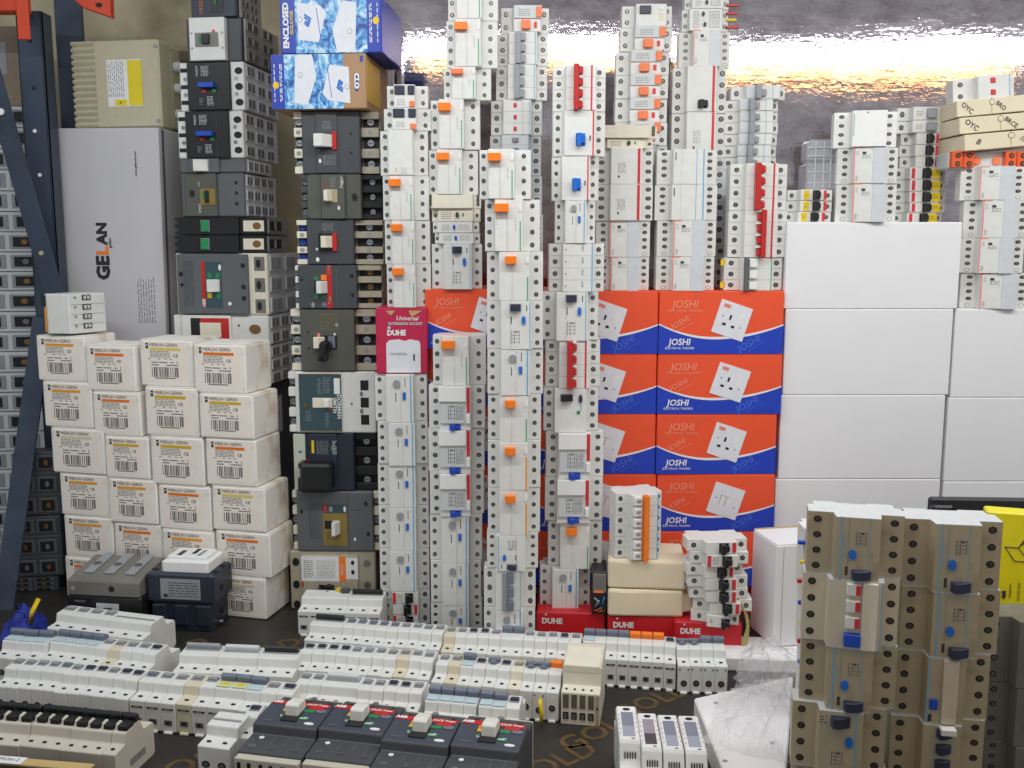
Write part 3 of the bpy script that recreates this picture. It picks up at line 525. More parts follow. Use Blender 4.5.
kA8 = mccb(.125, .085, .17, dict(body=CR, b=(.0, 1), cover=(.03, .8, .008), cmat=G1, cm=.02, feats=[
    ('red_strip', RD, .3, .34, .14, .86, .0008, 'b'), ('label_panel', TEAL, .34, .52, .14, .88, .0006, 'b'), ('toggle_frame', BK, .36, .42, .42, .62, .001, 'b'), ('toggle', WH, .38, .5, .42, .62, .014, 'l'), ('flag', GRN, .37, .41, .32, .4, .001, 'b'), ('flag', GRN, .46, .5, .32, .4, .001, 'b'), ('flag', YL, .36, .41, .64, .72, .001, 'b'), ('flag', GRN, .46, .5, .64, .72, .001, 'b'), ('emblem', PRW, .49, .52, .18, .28, .001, 'o'), ('indicator', PRW, .58, .62, .78, .84, .001, 'o'), ('lettering', G2, .1, .22, .12, .86, .0004, 'p'), ('mounting_hole', DK, .05, .1, .3, .38, .0006, 'o'), ('mounting_hole', DK, .73, .78, .16, .24, .0006, 'o'), ('mounting_hole', DK, .73, .78, .5, .58, .0006, 'o'), ('mounting_hole', DK, .73, .78, .68, .76, .0006, 'o'), ('mounting_hole', DK, .06, .1, .48, .54, .0006, 'o'),
    ('terminal', OLDG, .86, .97, .06, .28, .001, 'b'), ('terminal', OLDG, .86, .97, .4, .62, .001, 'b'), ('terminal', OLDG, .86, .97, .74, .96, .001, 'b'), ('terminal_screw', DK, .88, .93, .1, .24, .0016, 'o'), ('terminal_screw', DK, .88, .93, .44, .58, .0016, 'o'), ('terminal_screw', DK, .88, .93, .78, .92, .0016, 'o')], ty=.0006, text=[('ABB', PRW, .32, .8, .006, 90, .02)], side=(SIDE, GL, 3, 2)))
kA9 = mccb(.13, .05, .16, dict(body=WH, b=(.0, 1), cover=(.1, .62, .006), cmat=WH, feats=[('label_panel', RD, .2, .6, .1, .9, .0006, 'b'), ('label_panel', BK, .2, .3, .1, .9, .0008, 'b'), ('toggle_frame', CR, .3, .52, .25, .75, .003, 'b'), ('mounting_hole', DK, .68, .7, .3, .38, .0006, 'o'), ('terminal', SCB, .8, .92, .3, .6, .002, 'o')], side=(WG, OLDG, 2, 3)))
kA10 = mccb(.13, .07, .16, dict(body=WG, b=(.0, 1), cover=(.1, .7, .006), cmat=WG, feats=[('toggle', BK, .3, .4, .4, .6, .008, 'b')], side=(WG, OLDG, 3, 3)))
gA = 'moulded case breakers stacked beside the silver carton'
zA = at(512, 384, YA).z
stack(YA, -8, [
    (-14, 188, 240, kA1, .11, .05, MB3, 'blue-black breaker with orange print, topmost of stack beside the beige enclosure'),
    (18, 182, 246, kA2, .11, .075, MB3, 'breaker with white face and black lever beside the beige enclosure'),
    (62, 178, 246, kA3, .12, .082, MB3, 'black-faced breaker with blue lever, upper of the two alike'),
    (111, 176, 245, kA3, .12, .082, MB3, 'black-faced breaker with blue lever, lower of the two alike'),
    (158.5, 178, 247, kA5, .115, .025, MB3, 'thin grey breaker with wide white lever under the black-faced pair'),
    (173, 180, 246, kA6, .115, .07, MB3, 'grey breaker with gold lever plate above two thin black breakers'),
    (217, 171, 268, kA7, .14, .027, MB3, 'upper thin black breaker with green toggle'),
    (235, 171, 268, kA7, .14, .027, MB3, 'lower thin black breaker with green toggle'),
    (253, 174, 270, kA8, .125, .085, MB3, 'grey breaker with red strip and white lever beside silver carton'),
    (315, 171, 271, kA9, .13, .05, MB3, 'white breaker with red label just above the small label cartons'),
    (345, 172, 272, kA10, .13, .07, MB3, 'white breaker half hidden behind the small label cartons')], zA, gA)
mb = MB(); a = at(225, 500, YA); mb.box(-.055, .085, 0, .15, 0, zA, mat('dark_grey_carton', (74, 76, 80), .55), .002)
cg = Kit(); cg.add('body', mb); m2 = MB(); m2.box(.0852, .0862, .03, .08, zA - .1, zA - .03, WG); cg.add('paper_label', m2); m2 = MB(); m2.box(.0863, .0866, .034, .076, zA - .095, zA - .035, PRT); 
inst(cg, 'carton', 'tall dark grey carton carrying the left breaker stack, behind small label cartons', 'carton', (a.x, YA + .002, 0), (0, 0, R(-8)))
# ------------------------------------------------------------------ towers of DIN devices
YJ = 1.62      # front of the orange cartons
zJ = at(512, 291, YJ).z
zCr = at(512, 307.5, 1.60).z
tower('tower on the crimson carton', 1.61, [(86, 387, 428, 'twin', 2), (109, 384, 431, 'twin', 2), (131, 380.5, 428, 'blank', 4), (176, 383, 429, 'orange', 4), (220.5, 385, 430, 'orange', 4), (264, 387, 431, 'orange', 4)], 307.5, zCr)
tower('tower below the crimson carton', 1.595, [(373.5, 375, 427, 'hager', 4), (421, 378, 428, 'hager', 4), (463.5, 378, 428.5, 'hager', 4), (505, 379, 429, 'hager', 4), (548, 380, 429.5, 'hager', 4), (588, 381, 430, 'mcbkl', 1), (599.5, 382, 430, 'mcbk', 1), (611, 382, 430, 'mcbkl', 1)], 623, 0.0)
zL = at(512, 289.5, 1.60).z
tower('tower on the half-hidden orange carton', 1.615, [(-27, 448, 498, 'orange', 4), (21, 446.5, 497.5, 'orange', 4), (68.5, 444, 491, 'orange3', 3), (100.5, 431, 480, 'orange', 4), (150, 429, 478, 'orange', 4), (195, 430, 481, 'relaycap', 1), (209, 432, 480, 'relay', 1), (222, 433, 479, 'relayw', 1), (233, 435, 480, 'relayw', 1), (244, 432, 482, 'hagdark', 4)], 289.5, zL)
tower('low tower before the orange carton', 1.55, [(335, 433, 486, 'orange', 4), (384.5, 429, 485, 'abb', 4), (428, 428.5, 484.5, 'abb', 4), (471, 430, 484, 'abb', 4), (513.5, 430, 482, 'hager', 4), (560, 431, 481, 'hager', 4), (602, 431, 482, 'hager', 4)], 628, 0.0)
tower('tall central back tower', 1.66, [(8, 501, 549, 'rcbo', 2), (34, 497, 548, 'greybar3', 3), (66.5, 496, 547, 'greybar3', 3), (101, 491, 542, 'red3', 3), (136, 490, 541, 'plain4', 4), (176, 490, 542, 'plain4', 4), (214, 491, 543, 'plain4', 4), (253, 491, 543, 'plain4', 4)], 290.5, zJ)
tower('tall central front tower', 1.47, [(150, 479.5, 531, 'orange', 4), (199.5, 485, 540, 'orange', 4), (251.5, 487, 543, 'orangeg', 4), (300.5, 487, 543, 'hagdark', 4), (348.5, 487.5, 543, 'hager', 4), (394, 488, 541, 'orangeg', 4), (440, 488, 540.5, 'orangeo', 4), (487.5, 488, 540, 'orangeo', 4), (532, 487, 538, 'hagdark^', 4), (567.5, 484, 535.5, 'steel3', 3), (607, 484, 535, 'hager', 4)], 650, 0.0)
zD1 = at(512, 607.5, 1.535).z
tower('tower on the red carton', 1.535, [(67, 553, 605.5, 'redbar', 4), (112, 553, 605, 'bluetog', 4), (157, 552, 598.5, 'bluetog', 4), (201, 555, 595, 'hager', 4), (243.5, 549, 604, 'green4', 4), (291.5, 542, 598, 'hagdark', 4), (340, 545.5, 600, 'redbar', 4), (387, 543.5, 598, 'gdark', 4), (431, 546, 603.5, 'abb', 4), (476.5, 545, 602.5, 'abb', 4), (520, 548, 602, 'orangeg', 4), (566, 540, 590, 'hager', 4)], 607.5, zD1)
tower('tower behind the cream-capped tower', 1.73, [(6, 622, 672, 'twing', 2), (28, 620, 672, 'rcbo', 2), (52, 616, 669, 'rcbo', 2), (75.5, 615.5, 668, 'rcbo', 2), (99, 615, 667, 'rcbo', 2), (122.5, 615, 667, 'rcbo', 2), (146, 616, 667, 'plain4', 4), (186, 616, 668, 'plain4', 4), (228, 616, 668, 'plain4', 4), (266, 616, 668, 'mcbg', 1), (279, 616, 668, 'mcbg', 1)], 291, zJ)
tower('cream-capped tower', 1.645, [(126, 598, 657, 'relaycap', 1), (139, 599, 653, 'relay', 1), (149, 596, 653, 'plainred', 4), (185, 595.5, 652.5, 'plainred', 4), (221, 596, 650, 'legr', 4), (257, 597, 649, 'legr', 4)], 291, zJ)
tower('tall tower under the wired relays', 1.75, [(-12, 685, 729, 'relayd', 2), (10, 682, 728, 'relayd', 2), (32, 679, 730, 'legr', 4), (68, 672.5, 726, 'plainredk', 4), (113.5, 671.5, 725, 'plainred', 4), (158, 672, 725, 'plain4', 4), (202, 672, 725, 'plain4', 4), (246, 672, 725, 'plain4', 4)], 291, zJ)
tower('tower before the wired relays', 1.64, [(150, 657, 717, 'plainblue', 4), (185, 655, 717, 'plainblue', 4), (220.5, 657, 716, 'legr', 4), (256.5, 656, 714, 'legr', 4)], 291, zJ)
tower('tower behind the red-barred tower', 1.75, [(87, 731, 785, 'mcbgl', 1), (100.5, 725, 778, 'mcbgl', 1), (112, 725, 778, 'mcbgl', 1), (123, 724.5, 778, 'mcbgl', 1), (134.5, 724, 777, 'mcbgl', 1), (146, 723, 776, 'mcbgl', 1), (157.5, 723, 776, 'mcbgl', 1), (169, 724, 776, 'plain4', 4), (210, 724, 776, 'plain4', 4), (251, 724, 777, 'plain4', 4)], 291, zJ)
tower('red-barred tower by white cartons', 1.64, [(164, 730, 787, 'redbar', 4), (210.5, 728, 786, 'redbarup', 4), (257.5, 724, 782, 'barg3', 3)], 291, zJ)
# ---- on the plain white cartons
YW = 1.63
zW = at(512, 222, YW).z; zW2 = at(512, 309, YW).z
tower('short stack on the top white carton', 1.66, [(190, 787, 832, 'mcbyl', 1), (201, 786, 832, 'mcbyl', 1), (212, 784, 831, 'mcbyl', 1)], 222, zW)
tower('blank-topped tower on a white carton', 1.645, [(112, 835, 895.5, 'blankg', 4), (148, 838, 896, 'legr', 4), (184, 837, 895, 'legr', 4)], 221, zW, rotz=R(-9))
tower('tower behind the blank-topped one', 1.73, [(108, 897, 947, 'mcbg', 1), (121.5, 896, 947, 'mcbg', 1), (134, 901, 945, 'mcbk', 1), (145.5, 899, 945, 'mcbk', 1), (157, 900, 944, 'mcbk', 1), (168, 893, 945, 'mcby', 1), (180, 893, 945, 'mcby', 1), (192, 893, 945, 'mcby', 1), (203, 893, 945, 'mcby', 1), (213, 891, 942, 'mcby', 1)], 222, zW)
tower('tower under the cream printed cartons', 1.65, [(167, 962, 1023, 'legr', 4), (200.5, 965, 1026, 'legr', 4), (238, 961, 1021, 'legr', 4), (273, 962, 1026, 'legr', 4)], 308, zW2, rotz=R(-10))
tower('white tower against the picture edge', 1.72, [(174, 1030, 1084, 'mcbred', 2), (200, 1030, 1084, 'legr', 4), (238, 1030, 1084, 'legr', 4), (273, 1030, 1084, 'legr', 4)], 308, zW2)
# ---- six-pole block and pile of single breakers in front of the orange cartons
tower('relay tower behind the near tower', 1.19, [(528, 803, 880, 'relayp^', 4), (588, 803, 880, 'relayp^', 4), (648, 803, 880, 'relayp^', 4), (704, 803, 880, 'relayp^', 4)], 765, 0.0)
# ---- foreground towers
tower('near tower with blue-lever breaker', 1.04, [(513, 809, 900, 'aged', 4), (575, 804, 895, 'agedsw', 4), (642, 802, 893, 'aged', 4), (704, 793, 882, 'agedflip', 4), (769, 792, 882, 'aged', 4)], 840, 0.0, rotz=R(-14))
tower('near tower beside the yellow carton', 1.05, [(520, 905, 998, 'aged', 4), (588, 903, 996, 'aged', 4), (652, 897, 986, 'agedplain', 4), (717, 891, 980, 'agedlev', 4), (777, 891, 980, 'aged', 4)], 840, 0.0, rotz=R(-9))
tower('near smoky tower below the yellow carton', 1.1, [(616, 986, 1074, 'smoky', 4), (682, 984, 1070, 'smoky', 4), (740, 982, 1066, 'smoky', 4)], 815, 0.0)
# ------------------------------------------------------------------ cartons
def carton_kit(w, h, d, m, bev=.0015, flap=True, edge=None):
    k = Kit(); mb = MB(); mb.box(-w/2, w/2, 0, d, .0003, h - .0006, m, bev); k.add('body', mb)
    if flap:
        mb = MB(); mb.box(-w/2 + .001, w/2 - .001, .001, d * .96, h - .0008, h - .0001, m, .0003); k.add('lid', mb)
    return k
# orange and blue socket cartons
def joshi(pic):
    w, h, d = .205, .1, .17
    k = Kit(); mb = MB(); mb.box(-w/2, w/2, 0, d, .0003, h - .0003, JO, .0012); k.add('body', mb)
    def cv(t): # bottom of the orange field, fraction of height
        return .47 - 1.02 * t + 1.13 * t * t if t < .45 else .2398 + .72 * (t - .45) ** 2
    N = 22; pts = [(-w/2, .001)] + [(w/2, .001)] + [(-w/2 + w * i / N, h * (cv(i / N) - .0)) for i in range(N, -1, -1)]
    mb = MB(); mb.prism(pts, 'y', -.0003, .001, JB); bi = k.add('blue_band', mb)
    for q in (w/2, -w/2): mb = MB(); mb.box(q - .0003, q + .0003, 0, d, .001, h * .47, JB); k.add('side_band', mb)
    mb = MB()
    for i in range(N):
        t0, t1 = i / N, (i + 1) / N; th = .012 + .028 * math.sin(math.pi * (t0 * .8 + .1))
        x0, x1 = -w/2 + w * t0, -w/2 + w * t1
        mb.add([(x0, -.0006, h * cv(t0)), (x1, -.0006, h * cv(t1)), (x1, -.0006, h * (cv(t1) + th)), (x0, -.0006, h * (cv(t0) + th))], [(0, 1, 2, 3)], PRW)
    k.add('white_line', mb)
    X = lambda f: (f - .5) * w
    for (t, m, fx, fz, wd, rot) in [('JOSHI', JP, .21, .79, .043, 0), ('ELECTRICAL TRADERS', JP, .21, .69, .056, 0), ('JOSHI', JP, .17, .5, .032, 28), ('ELECTRICAL TRADERS', JP, .22, .45, .03, 28), ('JOSHI', PRW, .17, .195, .036, 0), ('ELECTRICAL TRADERS', PRW, .17, .1, .048, 0), ('JOSHI', JLB, .73, .17, .04, 30), ('ELECTRICAL TRADERS', JLB, .79, .13, .034, 30)]:
        mb = MB(); put_text(mb, t, m, X(fx), -.0007, h * fz, width=wd, rot=rot, shear=.14, bold=.022 if t == 'JOSHI' and m is PRW else .008); k.add('lettering', mb)
    M = Matrix.Translation((X(.585), 0, h * .54)) @ Matrix.Rotation(R(18), 4, 'Y')
    s = .027; mb = MB(); mb.box(-s, s, -.0012, -.0002, -s, s, PICT, 0, M)
    pi = k.add('socket_picture', mb); mb = MB()
    if pic == 'socket':
        mb.box(-s * .75, -s * .35, -.0016, -.001, s * .62, s * .82, PST, 0, M)
        mb.box(-s * .2, -s * .08, -.0016, -.001, -s * .0, s * .28, DK, 0, M); mb.box(-s * .52, -s * .3, -.0016, -.001, -s * .42, -s * .28, DK, 0, M); mb.box(s * .05, s * .26, -.0016, -.001, -s * .42, -s * .28, DK, 0, M)
        mb.box(s * .36, s * .66, -.0015, -.001, -s * .1, s * .55, PRW, 0, M); mb.box(-s * .66, -s * .58, -.0015, -.001, s * .06, s * .14, PRT, 0, M); mb.box(s * .6, s * .68, -.0015, -.001, -s * .3, -s * .22, PRT, 0, M)
    else:
        for q in (-.4, -.02): mb.box(s * q, s * (q + .3), -.0015, -.001, -s * .3, s * .3, PRW, 0, M); mb.box(s * q, s * (q + .04), -.0017, -.001, -s * .3, s * .3, SEAM, 0, M); mb.box(s * q, s * (q + .3), -.0017, -.001, s * .27, s * .3, SEAM, 0, M)
        mb.box(-s * .7, -s * .62, -.0015, -.001, 0, s * .08, PRT, 0, M); mb.box(s * .6, s * .68, -.0015, -.001, -s * .3, -s * .22, PRT, 0, M)
    k.add('socket_detail', mb, pi)
    return k
KJ = {'socket': joshi('socket'), 'switch': joshi('switch')}
zr = [at(512, y, YJ).z for y in (291, 354.5, 414.5, 474.5, 531.5)] + [.058]
gJ = 'orange and blue printed cartons'
rows = 'top second third fourth lowest'.split()
offs = [(659, 783.5), (657.5, 781.5), (656.5, 776), (657, 774), (656, 772)]
for i in range(5):
    yc = [323, 384, 445, 503, 560][i]; pic = 'switch' if i >= 3 else 'socket'
    a, b = at(offs[i][0], yc, YJ).x, at(offs[i][1], yc, YJ).x
    hz = zr[i] - zr[i + 1]
    inst(KJ[pic], 'socket_carton', f"orange and blue carton, {rows[i]} of the column touching the white cartons", 'carton', ((a + b) / 2, YJ, zr[i + 1]), (0, 0, R(random.uniform(-1, .6))), ((b - a) / .205, 1, hz / .1), gJ)
    a, b = at([534, 534, 533, 534, 533][i], yc, YJ).x, at([658.2, 656.5, 655.5, 656, 655][i], yc, YJ).x
    pic = 'switch' if i >= 2 else 'socket'
    inst(KJ[pic], 'socket_carton', f"orange and blue carton, {rows[i]} of the column half hidden by breakers", 'carton', ((a + b) / 2, YJ + .002, zr[i + 1]), (0, 0, 0), ((b - a) / .205, 1, hz / .1), gJ)
# lone column behind the low tower
zl = [zL, at(512, 349, 1.60).z, at(512, 409, 1.60).z, at(512, 469, 1.60).z, at(512, 528, 1.6).z]
for i in range(5):
    yc = [319, 378, 438, 500, 560][i]; a, b = at(425, yc, 1.60).x, at(533.5 if i == 0 else 532.5, yc, 1.60).x
    zb = zl[i + 1] if i < 4 else 0.0006
    inst(KJ['socket'], 'socket_carton', f"orange and blue carton, {rows[i]} of the column behind the low breaker tower", 'carton', ((a + b) / 2, 1.625 if i else 1.603, zb), (0, 0, 0), ((b - a) / .205, 1, (zl[i] - zb) / .1), gJ)
# red cartons lying under the orange columns
def duke(w, h, d, m=DR):
    k = Kit(); mb = MB(); mb.box(-w/2, w/2, 0, d, .0003, h - .0005, m, .0012); k.add('body', mb)
    mb = MB(); mb.box(-w/2 + .001, w/2 - .001, .0005, d * .95, h - .0008, h - .0001, m, .0003); k.add('lid', mb)
    mb = MB(); put_text(mb, 'DUHE', PRW, -w * .27, -.0006, h * .74, width=w * .3, bold=.05); mb.cyl((-w * .36, -.0007, h * .93), 'y', w * .014, .0006, PRW, 10); k.add('lettering', mb)
    return k
KD = duke(.11, .058, .11)
where = ['carrying the wide breaker tower', 'under the two cream packets', 'under the pile of single breakers']
for i, (xl, xr, yt) in enumerate([(536, 605, 612.5), (607.5, 676, 616.5), (675, 742, 622.5)]):
    Yf = onz((xl + xr) / 2, yt, .058).y; a, b = at(xl, yt, Yf), at(xr, yt, Yf)
    inst(KD, 'red_carton', f"flat red carton with white lettering, {where[i]}", 'carton', ((a.x + b.x) / 2, Yf, 0), (0, 0, R(-4)), ((b.x - a.x - .001) / .11, 1, 1), 'flat red cartons on the table')
for i, x in enumerate((-0.0, .103, .206, .309)):
    a = at([560, 622, 684, 746][i], 620, YJ + .01)
    inst(KD, 'red_carton', "flat red carton at the foot of the orange cartons, in the back row", 'carton', (a.x, YJ + .022, 0), (0, 0, 0), (.1015 / .11 * 1.0, 1, 1), 'back row of flat red cartons')
# crimson carton on the grey-button tower
k = Kit(); w, h, d = .083, .103, .1
mb = MB(); mb.box(-w/2, w/2, 0, d, .0003, h - .0003, DC, .0015); k.add('body', mb)
mb = MB(); mb.prism([(-w * .3, -.001), (-w * .3 + .001, h * .48), (-w * .2, h * .53), (0, h * .51), (w * .2, h * .53), (w * .4, h * .47), (w * .4, -.001)][0:1] + [(-w * .3, h * .46), (-w * .24, h * .51), (-w * .06, h * .525), (w * .06, h * .5), (w * .16, h * .525), (w * .33, h * .5), (w * .36, h * .46), (w * .36, .002), (-w * .3, .002)], 'y', -.0008, .0002, PICT)
pi = k.add('plug_picture', mb); mb = MB()
mb.box(w * .22, w * .25, -.0014, -.0006, h * .2, h * .3, PRK); put_text(mb, 'UNIVERSAL', SEAM, -w * .06, -.0011, h * .3, width=w * .34); k.add('picture_detail', mb, pi)
mb = MB(); put_text(mb, 'DUHE', PRW, -w * .1, -.0008, h * .62, width=w * .36, bold=.06); mb.cyl((-w * .24, -.0008, h * .7), 'y', w * .03, .0006, LB, 10); k.add('lettering', mb)
mb = MB(); put_text(mb, 'Universal', PRW, w * .12, -.0008, h * .84, width=w * .42, shear=.2); k.add('lettering', mb)
mb = MB(); put_text(mb, 'EXTENSION SOCKET', LB, w * .08, -.0008, h * .76, width=w * .66, bold=.03); k.add('lettering', mb)
mb = MB()
mb.prism([(-w * .3, h - .0045), (-w * .12, h - .0045), (-w * .2, h - .012)], 'y', -.0008, 0, KRAFT); mb.prism([(w * .14, h - .0045), (w * .4, h - .0045), (w * .2, h - .014)], 'y', -.0008, 0, KRAFT); k.add('torn_edge', mb)
zt, zb = zCr, at(512, 373.5, 1.595).z
a, b = at(376.5, 340, 1.6), at(428, 340, 1.6)
inst(k, 'plug_carton', 'crimson carton with white plug picture between two breaker towers', 'carton', ((a.x + b.x) / 2, 1.592, zb), (0, 0, 0), ((b.x - a.x) / w, 1, (zt - zb) / h))
# white plain cartons
kW = carton_kit(.3, .14, .2, CARD, .0012)
ys = [222, 309, 395, 479, 562]; zz = [at(512, y, YW).z for y in ys] + [0.0]
xe = [(785.5, 960), (784, 951), (779.5, 943), (774, 938), (771, 933)]
for i in range(5):
    yc = (ys[i] + (ys + [610])[i + 1]) / 2; a, b = at(xe[i][0], yc, YW).x, at(xe[i][1], yc, YW).x
    inst(kW, 'white_carton', f"plain white carton, {rows[i]} of the column beside the orange cartons", 'carton', ((a + b) / 2, YW, zz[i + 1]), (0, 0, 0), ((b - a) / .3, 1, (zz[i] - zz[i + 1]) / .14), 'plain white cartons')
ys2 = [309, 398, 482, 565]; zz2 = [at(512, y, YW).z for y in ys2] + [0.0]
for i in range(4):
    yc = (ys2[i] + (ys2 + [610])[i + 1]) / 2; a = at([954, 947, 942, 937][i], yc, YW).x; b = a + .3
    inst(kW, 'white_carton', f"plain white carton, {rows[i] if i < 3 else 'lowest'} of the column under the cream printed cartons", 'carton', ((a + b) / 2, YW + .004, zz2[i + 1]), (0, 0, 0), (1, 1, (zz2[i] - zz2[i + 1]) / .14), 'plain white cartons')
# small label cartons, a wall of them turned a little
PM = onz(266, 620.5, 0); AM = R(14); EX = Vector((math.cos(AM), -math.sin(AM), 0)); NM = Vector((-math.sin(AM), -math.cos(AM), 0))
def merlin(bar):
    w, h, d = .08, .07, .088
    k = Kit(); mb = MB(); mb.box(-w/2, w/2, 0, d, .0003, h - .001, CARDO, .0022); k.add('body', mb)
    mb = MB(); mb.box(-w/2 + .001, w/2 - .001, .0008, d - .003, h - .0012, h - .0002, CARDO, .0004); k.add('lid', mb)
    X = lambda f: (f - .5) * w
    lab = mat('paper_label_cream', (246, 236, 224), .6, var=.04)
    mb = MB(); mb.box(X(.07), X(.9), -.0003, .0002, h * .07, h * .95, lab); li = k.add('paper_label', mb)
    mb = MB(); mb.box(X(.2), X(.78), -.0006, 0, h * .765, h * .825, bar); k.add('colour_bar', mb, li)
    mb = MB(); put_text(mb, 'MERLIN GERIN', PRK, X(.46), -.0006, h * .88, width=w * .52, bold=.0); mb.box(X(.12), X(.17), -.0006, 0, h * .8, h * .92, PRK); mb.box(X(.13), X(.16), -.0008, 0, h * .86, h * .88, lab); k.add('lettering', mb, li)
    mb = MB(); put_text(mb, 'CE', PRK, X(.68), -.0006, h * .655, width=w * .09); k.add('lettering', mb, li)
    mb = MB(); rr = random.Random(3)
    for i, z in enumerate((.735, .705, .675, .645, .615)):
        q = .2
        while q < .56: l = rr.uniform(.03, .09); mb.box(X(q), X(min(q + l, .58)), -.0005, 0, h * z, h * (z + .013), PRT); q += l + .015
    for q in (.16, .34, .46, .56): mb.box(X(q), X(q + .05), -.0005, 0, h * .575, h * .59, PRT)
    for q0, q1, z in ((.22, .34, .5), (.36, .52, .5), (.58, .64, .5), (.22, .36, .445), (.5, .72, .445), (.28, .66, .165)):
        mb.box(X(q0), X(q1), -.0005, 0, h * z, h * (z + .022), PRT)
    put_text(mb, '1', PRK, X(.71), -.0006, h * .51, size=.006); k.add('small_print', mb, li)
    mb = MB(); q = .22
    while q < .74: l = rr.choice((.006, .01, .018)); mb.box(X(q), X(q + l), -.0006, 0, h * .2, h * .41, PRK); q += l + rr.choice((.008, .014, .03))
    k.add('barcode', mb, li)
    return k
BARS = {c: mat('bar_' + n, rgb, .5) for c, (n, rgb) in dict(o=('orange', (232, 120, 30)), a=('amber', (232, 160, 50)), y=('yellow', (224, 206, 110)), m=('mustard', (214, 176, 30)), p=('pale', (226, 210, 180))).items()}
KM = {c: merlin(m) for c, m in BARS.items()}
BN_ = dict(o='orange', a='amber', y='pale yellow', m='mustard', p='faded')
MC = [  # (column, rows from the top: xl, yt, xr, yb, bar)
  [(33.7, 336, 83, 381, 'a'), (41.3, 382, 91, 428, 'a'), (50, 428.6, 104, 473.5, 'p'), (58.6, 474.6, 107.5, 516, 'a'), (63, 517, 112.5, 558, 'a'), (65, 558, 114, 600, 'o')],
  [(84, 345.5, 134, 391, 'o'), (91.5, 392, 140, 436, 'o'), (104.5, 436.6, 149, 479, 'm'), (108, 479, 157, 524, 'a'), (113, 524, 161, 567, 'o'), (115, 567, 163, 608, 'a')],
  [(136, 340, 190, 386.6, 'y'), (143.5, 387.5, 197, 435, 'm'), (150, 437, 203.5, 485, 'm'), (157.5, 486, 210.5, 530, 'o'), (161.5, 530.5, 214, 575, 'a'), (165, 575, 216, 617, 'a')],
  [(191.5, 344, 245, 393, 'o'), (198.5, 394, 253.8, 438.5, 'm'), (204.6, 439, 256, 486.4, 'o'), (211, 487, 265, 531, 'y'), (215, 532, 270, 576, 'o'), (218, 577, 266, 620.5, 'p')]]
cn = ['far outer column', 'second column from the silver carton edge', 'third column', 'column beside the dark stack']
cn = ['column beside the steel brace', 'column next to the brace-side one', 'column next to the corner one', 'corner column by the dark stack']
for c, colm in enumerate(MC):
    zprev = 0.0
    for r in range(len(colm) - 1, -1, -1):
        xl, yt, xr, yb, bar = colm[r]
        xc, yc = (xl + xr) / 2, (yt + yb) / 2
        p = onplane(xc, yc, PM, NM); s = (p - PM).dot(EX)
        pl, pr = onplane(xl, yc, PM, NM), onplane(xr, yc, PM, NM); wd = (pr - pl).dot(EX) - .0022
        zt = onplane(xc, yt, PM, NM).z
        if c == 3 and r == 5: zt = onplane(xc, yt, PM, NM).z
        off = random.uniform(0, .004) + (.006 if (c, r) in ((0, 0), (2, 0)) else 0)
        loc = PM + EX * s - NM * off; loc.z = zprev
        lab = f"small white carton with {BN_[bar]} bar, {ORD[r]} down the {cn[c]}"
        inst(KM[bar], 'breaker_carton', lab, 'carton', loc, (0, R(random.uniform(-.3, .6)) * 0, -AM + R(random.uniform(-.6, .6))), (wd / .08, 1, (zt - zprev) / .07), 'small white cartons with barcode labels')
        zprev = zt
ZMT = onplane(110, 336, PM, NM).z
# silver carton with GELAN lettering
def facing(x, y, Y): return at(x, y, Y)
YG = 1.85
w = at(163, 230, YG).x - at(55, 230, YG).x; h = at(100, 128, YG).z; d = .09
k = Kit(); mb = MB(); mb.box(-w/2, w/2, 0, d, .0004, h, SILV, .002); k.add('body', mb)
mb = MB(); mb.box(w/2 - .0005, w/2 + .0006, .012, .02, .002, h - .002, SILVD); mb.box(-w/2 + .0005, w/2 - .0005, .012, .02, h, h + .0006, SILVD); k.add('lid_seam', mb)
zt = lambda y: at(100, y, YG).z
for (t, m, y, dx, wd) in [('GE', mat('charcoal_lettering', (46, 44, 48), .5), 268, 0, .045), ('L', OR, 251, 0, .016), ('AN', mat('charcoal_lettering', (46, 44, 48), .5), 233.5, 0, .042)]:
    mb = MB(); put_text(mb, t, m, at(100, 250, YG).x - at(110, 250, YG).x + .0, -.0008, zt(y), width=wd, rot=90, bold=.05, sx=1.0); k.add('lettering', mb)
mb = MB(); put_text(mb, 'www.gelan-el.com', PRK, w * .27, -.0008, zt(164), width=.045, rot=90); k.add('lettering', mb)
mb = MB(); rr = random.Random(5)
for i in range(7):
    q = zt(322)
    while q < zt(280): l = rr.uniform(.004, .012); mb.box(w * (.24 + i * .026), w * (.24 + i * .026) + .0012, -.0007, 0, q, q + l, PRT); q += l + .003
k.add('small_print', mb)
mb = MB(); put_text(mb, 'gelan', PRK, -w * .02, -.0008, zt(243), width=.018, rot=90); k.add('lettering', mb)
c0 = at(108, 230, YG)
inst(k, 'silver_carton', 'large silver grey carton with GELAN lettering standing upright'.replace('GELAN ', 'dark vertical '), 'carton', (c0.x, YG, 0), (0, R(.6), R(-9)))
